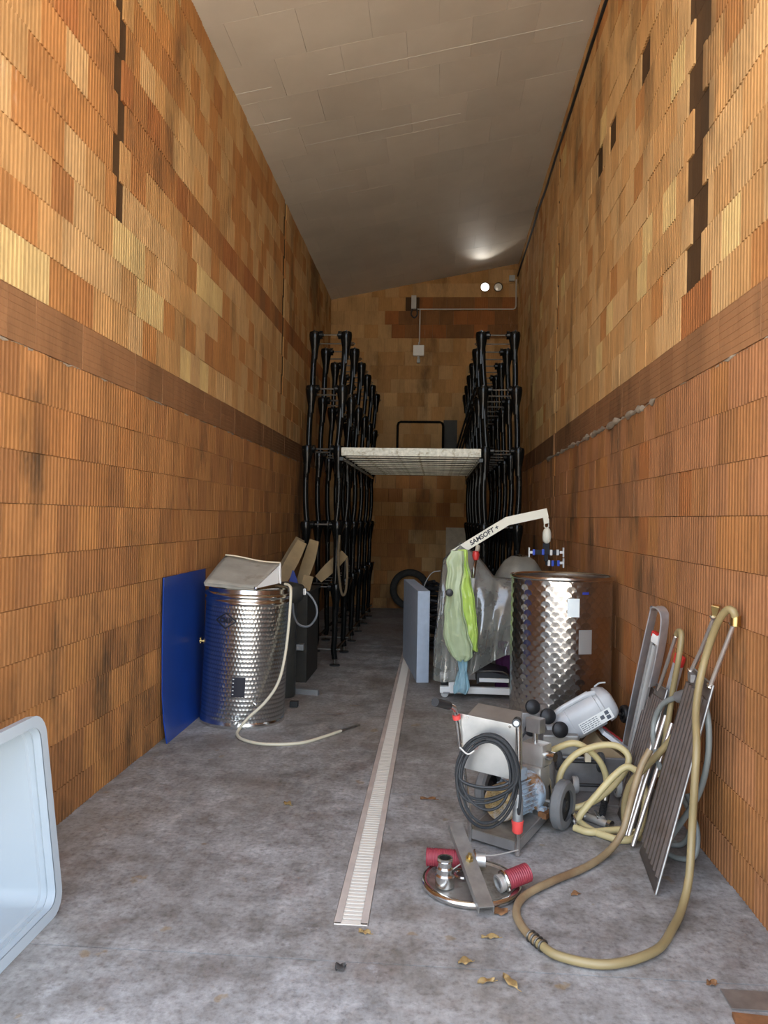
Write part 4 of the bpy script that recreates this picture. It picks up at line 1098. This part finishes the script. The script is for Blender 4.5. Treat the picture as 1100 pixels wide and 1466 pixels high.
# ---------------------------------------------------------------- boxes and jerrycan
mat('cardboard', (.42, .30, .165), .85, var=.12); mat('paper', (.70, .71, .72), .7); mat('red_spine', (.40, .02, .02), .6)
cbx = thing('cardboard_box', 'open brown cardboard box tipped up under the jerrycan', 'box', (1.06, 5.02, .095), (0, math.radians(36), 0))
mb = MB(); mb.box(-.13, .15, -.15, .13, 0, .15, .003); mb.build('carton', 'cardboard', cbx, None)
mb = MB(); mb.box(.14, .148, -.15, .13, .15, .26, .001); mb.build('flap', 'cardboard', cbx, None)
bkk = thing('ring_binder', 'white paper folder with dark red spine lying on the cardboard box', 'folder', (1.155, 4.98, .245), (0, math.radians(36), 0))
MB().box(-.13, .10, -.09, .10, .005, .03, .002).build('pages', 'paper', bkk, None)
MB().box(-.13, .10, .06, .105, .03, .04, .002).build('spine', 'red_spine', bkk, None)
mat('milk_can', (.52, .53, .53), .4, var=.04)
jc = thing('jerrycan', 'white plastic jerrycan with printed label lying tilted before the big tank', 'jerrycan', (.955, 5.0, .415), (0, math.radians(-31), math.radians(2)))
def se(cx, hy, hz, n=28, e=3.2):
    out = []
    for k in range(n):
        a = 2*math.pi*k/n; c, s = math.cos(a), math.sin(a)
        out.append(V(cx, hy*math.copysign(abs(c)**(2/e), c), hz*math.copysign(abs(s)**(2/e), s)))
    return out
prof = [(-.205, .05, .04), (-.195, .085, .07), (-.17, .115, .095), (-.10, .125, .105), (-.095, .12, .10), (-.085, .125, .105), (.10, .125, .105), (.105, .115, .090), (.125, .115, .088), (.132, .125, .105), (.17, .122, .100), (.20, .10, .08), (.212, .06, .05)]
mb = MB(); mb.ring_loft([se(*p) for p in prof]); mb.build('can_body', 'milk_can', jc, 50)
MB().tube([(-.16, -.02, .09), (-.10, -.04, .115), (.06, -.05, .118), (.13, -.04, .10)], .016, 8, smooth=5).build('moulded_handle', 'milk_can', jc)
MB().cyl((-.20, -.03, .035), (-.245, -.03, .045), .03, 16).build('cap', 'milk_can', jc)
lb_ = MB().box(-.065, .155, -.1275, -.1262, -.065, .005, 0).build('printed_label', 'label_white', jc, None)
ink = mat('label_ink', (.10, .11, .13), .7)
random.seed(3)
for r_ in range(5):
    x = -.058
    while x < .06:
        l_ = random.uniform(.008, .022); MB().box(x, min(x+l_, .06), -.1282, -.1274, -.056+r_*.012, -.052+r_*.012).build('text_line', 'label_ink', lb_, None); x += l_+.005
for x, z in ((.075, -.03), (.112, -.045), (.112, -.015)): MB().box(x, x+.026, -.1282, -.1274, z-.012, z+.012).build('pictogram', 'label_ink', lb_, None)
MB().tube([(.155, .02, .115), (.185, .0, .125), (.20, -.03, .13), (.22, -.05, .125)], .005, 6, smooth=4).build('torn_strap', 'milk_can', jc)

# ---------------------------------------------------------------- yellow hose
mat('yellow_hose', (.56, .46, .225), .42, var=.1, scale=6)
yh = thing('yellow_hose', 'thick pale yellow hose looped in coils beside the pump trolley', 'hose', (.9, 4.5, 0))
YO = Vector((.9, 4.5, 0))
A_ = [(.66, 4.52, .30), (.70, 4.50, .335), (.79, 4.48, .38), (.86, 4.48, .365), (.94, 4.49, .30), (.985, 4.50, .225), (1.0, 4.50, .15), (.995, 4.49, .075)]
MB().tube([V(*p)-YO for p in A_], .0185, 12, smooth=7).build('hose_length', 'yellow_hose', yh)
B_ = [(.70, 4.40, .14), (.735, 4.36, .075), (.80, 4.33, .07), (.90, 4.34, .11), (1.0, 4.36, .185), (1.08, 4.38, .285), (1.09, 4.40, .35), (1.03, 4.42, .392), (.93, 4.43, .385), (.82, 4.43, .34), (.745, 4.43, .26), (.715, 4.41, .18), (.73, 4.37, .09), (.78, 4.28, .035), (.84, 4.16, .02), (.91, 4.08, .02), (.985, 4.04, .02), (1.06, 4.08, .03), (1.115, 4.16, .10), (1.14, 4.22, .20), (1.12, 4.26, .285), (1.06, 4.28, .32), (.99, 4.28, .27), (.90, 4.27, .17), (.82, 4.26, .075), (.785, 4.24, .03)]
MB().tube([V(*p)-YO for p in B_], .0185, 12, smooth=7).build('hose_length', 'yellow_hose', yh)
C_ = [(.76, 4.17, .022), (.83, 4.12, .021), (.93, 4.15, .021), (1.02, 4.17, .021), (1.09, 4.13, .021)]
MB().tube([V(*p)-YO for p in C_], .0185, 12, smooth=7).build('hose_length', 'yellow_hose', yh)
MB().torus(V(.765, 4.20, .045)-YO, .03, .010, 20, 8, Matrix.Rotation(math.radians(75), 4, 'Y')).build('hose_clamp', 'bright_steel', yh)
MB().cyl(V(.995, 4.49, .10)-YO, V(.985, 4.485, .05)-YO, .023, 12).build('coupling', 'bright_steel', yh)
mb = MB(); mb.tube([V(.985, 4.485, .055)-YO, V(.96, 4.40, .035)-YO, V(.935, 4.32, .028)-YO], .017, 10); gp = mb.build('nozzle_grip', 'grip', yh)
for i in range(6):
    t = i/6; c = (V(.98, 4.47, .05)*(1-t)+V(.937, 4.33, .029)*t)-YO
    MB().torus(c, .017, .003, 14, 6, frame((0, 0, 0), (.25, 1, .1)) @ RX).build('grip_ring', 'grip', gp)
fit = thing('brass_fitting', 'bright metal tee fitting with valve lever lying on the floor by the nozzle', 'fitting', (.905, 4.27, 0))
MB().tube([(-.05, .06, .022), (.045, -.04, .022)], .02, 12).build('tee_body', 'cast_steel', fit)
MB().cyl((0, 0, .022), (.035, .03, .028), .016, 10).build('branch', 'cast_steel', fit)
MB().cyl((-.05, .06, .022), (-.065, .075, .022), .027, 12).build('nut', 'bright_steel', fit); MB().cyl((.045, -.04, .022), (.06, -.055, .022), .027, 12).build('nut', 'bright_steel', fit)
MB().box(-.008, .008, -.01, .09, .045, .052, .002).build('valve_lever', 'bright_steel', fit, None)
MB().cyl((0, 0, .03), (0, 0, .05), .008, 8).build('valve_stem', 'bright_steel', fit)

# ---------------------------------------------------------------- cooling plates leaning on the right wall
mat('cool_plate', (.125, .10, .085), .48, .5, var=.15, scale=5, dirt=((.10, .07, .05), 7, .52, .68)); mat('tube_steel', (.74, .68, .62), .42, .9, var=.1, scale=9)
mat('olive_hose', (.27, .205, .095), .42, var=.15, scale=4); mat('tan_hose', (.30, .215, .115), .45, var=.2, scale=5, dirt=((.20, .12, .06), 4, .45, .68)); mat('grey_hose', (.22, .235, .22), .45, var=.1)
def cool_plate(name, label, b0, b1, t0, t1, ribs, th=.012):
    """ribbed plate from bottom edge b0->b1 to top edge t0->t1 (b0/t0 the far side)"""
    b0, b1, t0, t1 = map(Vector, (b0, b1, t0, t1)); root = thing(name, label, 'cooling plate', b0)
    nrm = (b1-b0).cross(t0-b0).normalized()
    if nrm.x > 0: nrm = -nrm
    prof = []
    for i in range(ribs):
        u0 = i/ribs; st = 1/ribs
        for f, d in ((.0, 0), (.2, .011), (.55, .011), (.75, 0)): prof.append((u0+st*f, d))
    prof.append((1., 0))
    rws = []
    for v in (0, .06, .065, .92, .925, 1):
        k = 0 if v in (0, .06, .925, 1) else 1
        rws.append([(b0+(b1-b0)*u)*(1-v)+(t0+(t1-t0)*u)*v+nrm*(d*k)-b0 for u, d in prof])
    mb = MB(); mb.grid(rws); o = mb.build('ribbed_sheet', 'cool_plate', root, 25)
    md = o.modifiers.new('thick', 'SOLIDIFY'); md.thickness = .003
    back = [[(b0+(b1-b0)*u)*(1-v)+(t0+(t1-t0)*u)*v-nrm*th-b0 for u in (0, .5, 1)] for v in (0, 1)]
    mb = MB(); mb.grid(back); o = mb.build('back_sheet', 'cool_plate', root, None); md = o.modifiers.new('thick', 'SOLIDIFY'); md.thickness = .004
    for p, q in ((b0, t0), (b1, t1), (b0, b1), (t0, t1)):
        MB().tube([p-nrm*th*.5-b0, q-nrm*th*.5-b0], .0055, 8).build('edge_bead', 'worn_steel', root)
    return root
cp = cool_plate('cooling_plate', 'wide ribbed dark steel cooling plate standing in front of the brown hose', (1.035, 3.92, .012), (.99, 3.49, .012), (1.305, 4.015, .92), (1.285, 3.665, .90), 7)
CP = Vector((1.035, 3.92, .012))
def cv(*a): return V(*a)-CP
for pth, tp in (([(1.30, 4.0, .905), (1.315, 3.90, 1.03), (1.328, 3.775, 1.20)], 1), ([(1.285, 3.685, .895), (1.305, 3.62, 1.03), (1.325, 3.525, 1.20)], 2)):
    c_ = MB().tube([cv(*p) for p in pth], .0105, 10).build('flow_pipe', 'tube_steel', cp)
    MB().lathe([(.010, 0), (.022, .004), (.022, .012), (.010, .016)], 14, frame(cv(*pth[-1]), V(*pth[-1])-V(*pth[0])) @ RX).build('pipe_collar', 'bright_steel', c_)
    MB().torus(cv(*pth[0]), .014, .006, 14, 8, frame((0, 0, 0), V(*pth[-1])-V(*pth[0])) @ RX).build('weld_ring', 'bright_steel', c_)
MB().lathe([(.012, 0), (.016, .02), (.026, .055), (.022, .058)], 4, frame(cv(1.329, 3.77, 1.205), (.05, -.2, 1)) @ RX).build('pipe_end', 'brass', cp)
MB().box(-.035, .035, -.012, .012, -.04, .0, .002, M=frame(cv(1.285, 3.95, .90), (-.1, -1, 0))).build('hanger_bracket', 'steel_plate', cp, None)
# plates behind it
cp2 = cool_plate('cooling_plate', 'narrow ribbed cooling plate leaning behind the wide one, tallest pipe beside it', (1.045, 4.42, .012), (1.035, 4.17, .012), (1.285, 4.55, .72), (1.265, 4.30, .74), 5)
cp3 = cool_plate('cooling_plate', 'second narrow ribbed cooling plate between the wide plate and the aluminium strap', (1.10, 4.62, .012), (1.10, 4.46, .012), (1.31, 4.78, .66), (1.30, 4.60, .66), 4)
C2 = Vector((1.045, 4.42, .012))
p_ = MB().tube([V(1.272, 4.47, .70)-C2, V(1.295, 4.24, 1.045)-C2], .010, 10).build('flow_pipe', 'tube_steel', cp2)
MB().torus(V(1.295, 4.24, 1.045)-C2, .010, .006, 12, 6, frame((0, 0, 0), (0, -.5, .8)) @ RX).build('pipe_collar', 'bright_steel', p_)
for x0, y0, x1, y1, z1 in ((1.02, 4.12, 1.25, 4.30, .66), (1.01, 4.06, 1.24, 4.22, .62), (1.02, 3.99, 1.25, 4.14, .60)):
    o = MB().tube([(0, 0, .012), (x1-x0, y1-y0, z1)], .011, 10).build('steel_tube', 'tube_steel', None); o.location = (x0, y0, 0)
    tag(o, 'thin bright steel tube leaning between the cooling plates', 'tube', 'steel tubes between the cooling plates')
# hoses on the plates
h1 = thing('wine_hose', 'long olive and brown hose looping from the wall across the concrete floor', 'hose', (0, 0, 0))
U = [(1.327, 3.505, 1.225), (1.315, 3.50, 1.262), (1.30, 3.525, 1.268), (1.285, 3.58, 1.22), (1.275, 3.66, 1.11), (1.245, 3.69, .95), (1.20, 3.62, .80), (1.165, 3.50, .66), (1.15, 3.475, .50), (1.14, 3.47, .30), (1.115, 3.42, .13), (1.06, 3.33, .04), (.98, 3.19, .022), (.86, 3.01, .022), (.66, 2.90, .022), (.49, 2.935, .022), (.42, 3.02, .022)]
MB().tube(U, .0172, 12, smooth=7).build('olive_length', 'olive_hose', h1)
L_ = [(.42, 3.02, .022), (.375, 3.12, .022), (.36, 3.25, .022), (.41, 3.39, .022), (.55, 3.54, .022), (.74, 3.71, .022), (.88, 3.88, .03), (.955, 3.94, .10), (.985, 3.89, .22), (1.02, 3.80, .37), (1.04, 3.72, .50), (1.07, 3.74, .60), (1.13, 3.86, .66)]
L_ = L_[:8]+[(.99, 3.965, .20), (1.025, 3.975, .33), (1.06, 3.985, .43), (1.10, 3.995, .50)]
MB().tube(L_, .0172, 12, smooth=7).build('brown_length', 'tan_hose', h1)
for k in range(4):
    c = V(.435-.012*k, 3.0+.022*k, .022); MB().torus(c, .020, .005, 16, 7, frame((0, 0, 0), (-.5, .85, 0)) @ RX).build('joint_clamp', 'dull_steel', h1)
MB().cyl((1.327, 3.507, 1.20), (1.327, 3.505, 1.245), .022, 12).build('brass_coupling', 'brass', h1)
h2 = thing('grey_hose', 'slim grey hose hanging behind the wide cooling plate and coiling on the floor', 'hose', (0, 0, 0))
MB().tube([(1.27, 3.70, .80), (1.275, 3.67, .70), (1.275, 3.68, .55), (1.265, 3.75, .38), (1.225, 3.82, .24), (1.18, 3.88, .12), (1.15, 3.95, .03), (1.20, 4.02, .016), (1.27, 4.02, .02), (1.30, 3.98, .10), (1.29, 3.93, .24), (1.27, 3.95, .30)], .0145, 10, smooth=7).build('hose_body', 'grey_hose', h2)
MB().tube([(1.25, 3.95, .28), (1.29, 3.86, .17), (1.27, 3.82, .05), (1.21, 3.86, .016), (1.16, 3.94, .016), (1.17, 4.02, .016), (1.25, 4.05, .018)], .0135, 10, smooth=7).build('hose_loop', 'grey_hose', h2)
h3 = thing('grey_hose', 'stiff grey hose bent in a hook over the narrow cooling plates', 'hose', (0, 0, 0))
MB().tube([(1.27, 4.05, .76), (1.25, 4.12, .735), (1.22, 4.21, .68), (1.20, 4.27, .59), (1.185, 4.25, .50), (1.175, 4.15, .43), (1.17, 4.06, .39)], .0145, 10, smooth=7).build('hose_body', 'grey_hose', h3)
MB().cyl((1.26, 4.08, .75), (1.31, 3.98, .80), .03, 14).build('coupling', 'steel_plate', h3)
h4 = thing('grey_hose', 'pale grey hose slanting down across the narrow cooling plates to the floor', 'hose', (0, 0, 0))
MB().tube([(1.24, 4.0, .60), (1.18, 4.05, .49), (1.11, 4.10, .38), (1.05, 4.15, .28), (1.02, 4.17, .15), (1.03, 4.15, .03), (1.08, 4.08, .018)], .018, 10, smooth=7).build('hose_body', 'olive_hose', h4)
h5 = thing('dark_hose', 'short dark hose beside the steel pipe in front of the aluminium strap', 'hose', (0, 0, 0))
MB().tube([(1.297, 4.235, 1.05), (1.30, 4.20, 1.075), (1.30, 4.165, 1.05), (1.285, 4.16, .93), (1.27, 4.19, .78), (1.25, 4.20, .60), (1.22, 4.20, .42), (1.20, 4.20, .30)], .016, 10, smooth=6).build('hose_body', 'olive_hose', h5)
# aluminium strap bent over at the top
mat('aluminium', (.66, .68, .70), .5, .75, var=.15, scale=12, dirt=((.70, .69, .66), 6, .52, .62))
sw = [(1.27, 5.14, .02), (1.285, 4.84, .62), (1.325, 4.655, 1.10), (1.33, 4.62, 1.145), (1.33, 4.57, 1.160), (1.332, 4.50, 1.155), (1.334, 4.45, 1.12), (1.333, 4.46, 1.03), (1.325, 4.52, .86), (1.31, 4.58, .70)]
mb = MB(); rings = []
sp_ = spline([Vector(p) for p in sw], 5)
for i, p in enumerate(sp_):
    d_ = (sp_[min(i+1, len(sp_)-1)]-sp_[max(i-1, 0)]).normalized(); wv = (Vector((1, .55, 0))-d_*Vector((1, .55, 0)).dot(d_)).normalized()*.0; nv = d_.cross(Vector((0, 0, 1)) if abs(d_.z) < .99 else Vector((1, 0, 0)))
    side = Vector((.62, -.78, 0)); side = (side-d_*side.dot(d_)).normalized()*.0
    ax_ = Vector((-.8, -.6, .0)); ax_ = (ax_-d_*ax_.dot(d_)).normalized()*.032; n2_ = d_.cross(ax_).normalized()*.004
    ox = Vector((-.04, 0, 0))
    rings.append([p+ox+ax_+n2_, p+ox-ax_+n2_, p+ox-ax_-n2_, p+ox+ax_-n2_])
mb.ring_loft(rings); tag(mb.build('aluminium_strap', 'aluminium', None, 40), 'scuffed aluminium strap bent into a hook leaning on the wall behind the cooling plates', 'strap')
mat('light_grey', (.45, .44, .42), .5, .5)
for (xa, ya, za), (xb, yb, zb), mcap, m_, lb in (((1.20, 4.92, .02), (1.295, 4.60, .985), 'white_paint', 'light_grey', 'dull grey spirit level with a white and red end cap beside the strap'), ((1.24, 4.66, .02), (1.335, 4.30, .915), 'red_plastic', 'aluminium', 'silver spirit level with a bright red end cap on the brick wall')):
    t = thing('spirit_level', lb, 'spirit level', (xa, ya, 0)); d_ = V(xb-xa, yb-ya, zb-za); Lh = d_.length
    Ml = frame((0, 0, za), d_, (-1, -.5, 0))
    MB().box(0, Lh-.04, -.030, -.012, -.010, .010, .001, M=Ml).build('side_rail', m_, t, None); MB().box(0, Lh-.04, .012, .030, -.010, .010, .001, M=Ml).build('side_rail', m_, t, None)
    MB().box(0, Lh-.06, -.012, .012, -.005, .005, 0, M=Ml).build('web', 'grey_box', t, None)
    MB().box(Lh-.045, Lh+.02, -.033, .033, -.013, .013, .010, M=Ml).build('end_cap', mcap, t, 40)
    if mcap == 'white_paint': MB().box(Lh-.012, Lh+.024, -.020, .036, -.0135, .0125, .006, M=Ml).build('cap_rim', 'red_plastic', t, 40)

# ---------------------------------------------------------------- manhole lid with fittings
mat('lid_steel', (.40, .38, .34), .42, .75, var=.2, scale=8, dirt=((.20, .17, .13), 12, .5, .7))
ld = thing('tank_lid', 'round steel tank lid lying flat on the concrete in front of the trolley', 'lid', (.185, 3.50, 0))
MB().lathe([(.205, .006), (.214, .012), (.214, .024), (.205, .032), (.196, .030), (.19, .022), (.12, .026), (.001, .030)], 48).build('dished_disc', 'lid_steel', ld, 50)
MB().torus((0, 0, .018), .209, .016, 48, 10).build('rolled_edge', 'bright_steel', ld)
MB().box(-.16, -.09, -.012, .012, .03, .036, .001).build('hinge_strap', 'label_white', ld, None)
bar = thing('clamp_bar', 'steel channel bar with bolt lying across the tank lid', 'bar', (0, 0, 0))
b0_, b1_ = V(.235, 3.235, .028), V(.115, 3.735, .175); Mb = frame(b0_, b1_-b0_); Lb = (b1_-b0_).length
mb = MB(); mb.box(0, Lb, -.034, .034, .014, .018, .001, M=Mb); mb.box(0, Lb, -.034, -.030, -.014, .016, .001, M=Mb); mb.box(0, Lb, .030, .034, -.014, .016, .001, M=Mb); mb.build('channel', 'worn_steel', bar, None)
MB().cyl(Mb @ V(Lb*.52, 0, .016), Mb @ V(Lb*.52, 0, .05), .010, 10).build('bolt', 'brass', bar); MB().cyl(Mb @ V(Lb*.52, 0, .018), Mb @ V(Lb*.52, 0, .032), .018, 6).build('hex_nut', 'brass', bar)
mat('red_hose', (.25, .03, .043), .5, var=.12, scale=9); mat('hose_inside', (.05, .02, .02), .8)
def ribbed_hose(label, a_, b_, r, n):
    a_, b_ = Vector(a_), Vector(b_); t = thing('red_hose', label, 'hose', a_); Mh = frame((0, 0, 0), b_-a_) @ RX; Ln = (b_-a_).length
    prof = [(r*.80, .001)]
    for i in range(n):
        z = Ln*i/n; s_ = Ln/n; prof += [(r*.93, z+s_*.1), (r, z+s_*.35), (r, z+s_*.65), (r*.93, z+s_*.9)]
    prof += [(r*.80, Ln-.001), (r*.78, Ln*.7)]
    prof = [(r*.78, Ln*.3)]+prof
    MB().lathe(prof, 24, Mh, cap=False).build('hose_wall', 'red_hose', t, 50)
    return t, Mh, Ln
t, Mh, Ln = ribbed_hose('long dark red ribbed hose stub lying under the clamp bar', (-.02, 3.615, .073), (.205, 3.60, .076), .041, 20)
MB().torus((0, 0, 0), .041, .007, 22, 8, Matrix.Translation(Mh @ V(0, 0, Ln)) @ Mh).build('clamp_ring', 'bright_steel', t)
MB().cyl(Mh @ V(0, 0, Ln-.01), Mh @ V(0, 0, Ln+.05), .030, 16).build('spigot', 'cast_steel', t)
t, Mh, Ln = ribbed_hose('short red ribbed hose stub with steel clamp at the edge of the lid', (.325, 3.42, .066), (.435, 3.475, .088), .041, 12)
MB().torus((0, 0, 0), .041, .008, 22, 8, Matrix.Translation(Mh @ V(0, 0, .0)) @ Mh).build('clamp_ring', 'bright_steel', t)
MB().lathe([(.028, 0), (.038, .002), (.038, .018), (.034, .03), (.028, .03), (.026, .01)], 22, Matrix.Translation(Mh @ V(0, 0, -.035)) @ Mh, cap=False).build('spigot', 'cast_steel', t)
MB().tube([Mh @ V(.03, .02, -.01), Mh @ V(.06, .02, -.01)], .005, 6).build('clamp_screw', 'bright_steel', t)
cf = thing('pipe_union', 'upright polished steel pipe union standing on the tank lid', 'pipe fitting', (.065, 3.43, .028))
MB().lathe([(.040, 0), (.043, .004), (.043, .05), (.036, .058), (.036, .080), (.030, .088), (.030, .112), (.034, .116), (.034, .126), (.026, .126), (.023, .06)], 24, cap=False).build('union_body', 'bright_steel', cf, 35)
MB().torus((0, 0, .112), .031, .004, 20, 6).build('union_ring', 'bright_steel', cf)
cl_ = thing('clamp_ring', 'open steel hose clamp with wing screw lying on the tank lid', 'clamp', (.15, 3.52, .036))
MB().torus((0, 0, .006), .038, .006, 24, 6).build('band', 'bright_steel', cl_); MB().cyl((.038, 0, .008), (.085, -.03, .008), .006, 8).build('wing_screw', 'cast_steel', cl_)
MB().cyl((.02, -.06, .006), (.055, -.12, .004), .006, 8).build('swing_bolt', 'cast_steel', cl_)
o = MB().tube([(.09, 3.55, .04), (.20, 3.58, .10), (.30, 3.66, .075), (.425, 3.80, .045)], .003, 6, smooth=6).build('pale_wire', 'conduit', None); tag(o, 'thin pale wire running from the lid to the trolley', 'wire')

# ---------------------------------------------------------------- leaves and grit
mat('leaf_yellow', (.33, .215, .08), .7, var=.25, scale=30); mat('leaf_brown', (.24, .115, .045), .75, var=.3, scale=30); mat('leaf_dark', (.05, .045, .04), .8)
def leaf(x, y, l_, w_, rz, m_, lb, seed):
    random.seed(seed); rws = []
    for i in range(9):
        t = i/8; hw_ = w_*math.sin(math.pi*min(1, t*.98+.02))**.8; c = .012*math.sin(math.pi*t)*random.uniform(.6, 1.2)
        rws.append([V(l_*(t-.5), -hw_, .004+.010*abs(math.sin(t*5+seed))), V(l_*(t-.5), 0, .002+c*.3), V(l_*(t-.5), hw_, .006+.012*abs(math.cos(t*4+seed)))])
    mb = MB(); mb.grid(rws); mb.tube([(l_*.48, 0, .004), (l_*.7, .004, .003)], .0012, 5)
    o = mb.build('dry_leaf', m_, None, 60); o.location = (x, y, .001); o.rotation_euler = (0, 0, rz)
    md = o.modifiers.new('thick', 'SOLIDIFY'); md.thickness = .0006; tag(o, lb, 'leaf')
for i, a_ in enumerate((
    (-.255, 3.055, .05, .011, -.2, 'leaf_yellow', 'yellow dry leaf lying at the end of the drain channel'),
    (.135, 2.89, .055, .018, .3, 'leaf_yellow', 'broad yellow dry leaf lying alone on the concrete inside the hose bend'),
    (.205, 2.775, .065, .012, .3, 'leaf_yellow', 'narrow yellow dry leaf lying next to the curled brown leaf'),
    (.29, 2.78, .085, .016, -1.0, 'leaf_yellow', 'long tan dry leaf curled at one end, next to the narrow leaf'),
    (.64, 3.46, .045, .013, .4, 'leaf_brown', 'rust brown leaf lying within the loop of the olive hose'),
    (.30, 3.27, .065, .028, .5, 'leaf_brown', 'crumpled brown leaf lying against the end of the clamp bar'),
    (-.02, 4.54, .09, .012, .05, 'leaf_brown', 'long brown leaf lying between the drain and the trolley'),
    (-.82, 4.37, .06, .018, -.6, 'leaf_yellow', 'yellow leaf lying alone on the floor between the drum and the drain'),
    (-.32, 2.81, .045, .022, .8, 'leaf_dark', 'blackened leaf lying on the floor before the drain end'),
    (1.01, 2.84, .04, .016, .2, 'leaf_brown', 'small brown leaf lying on the floor near the rusty plate'),
    (.24, 3.07, .07, .010, .1, 'leaf_yellow', 'thin yellow leaf lying between the lid and the hose joint'))): leaf(*a_, i)
rp_ = thing('rusty_plate', 'rusty brown iron plate lying flat on the concrete, hatch beside it', 'plate', (1.13, 2.60, 0), (0, 0, -.1))
MB().box(-.12, .16, -.16, .06, 0, .016, .002).build('iron_plate', 'rust', rp_, None)
ht = MB().box(-.11, .2, -.05, .06, 0, .006, .001).build('grey_sheet', 'worn_steel', None, None); ht.location = (1.14, 2.755, 0); tag(ht, 'dull grey metal strip lying flat beside the rusty plate', 'strip')
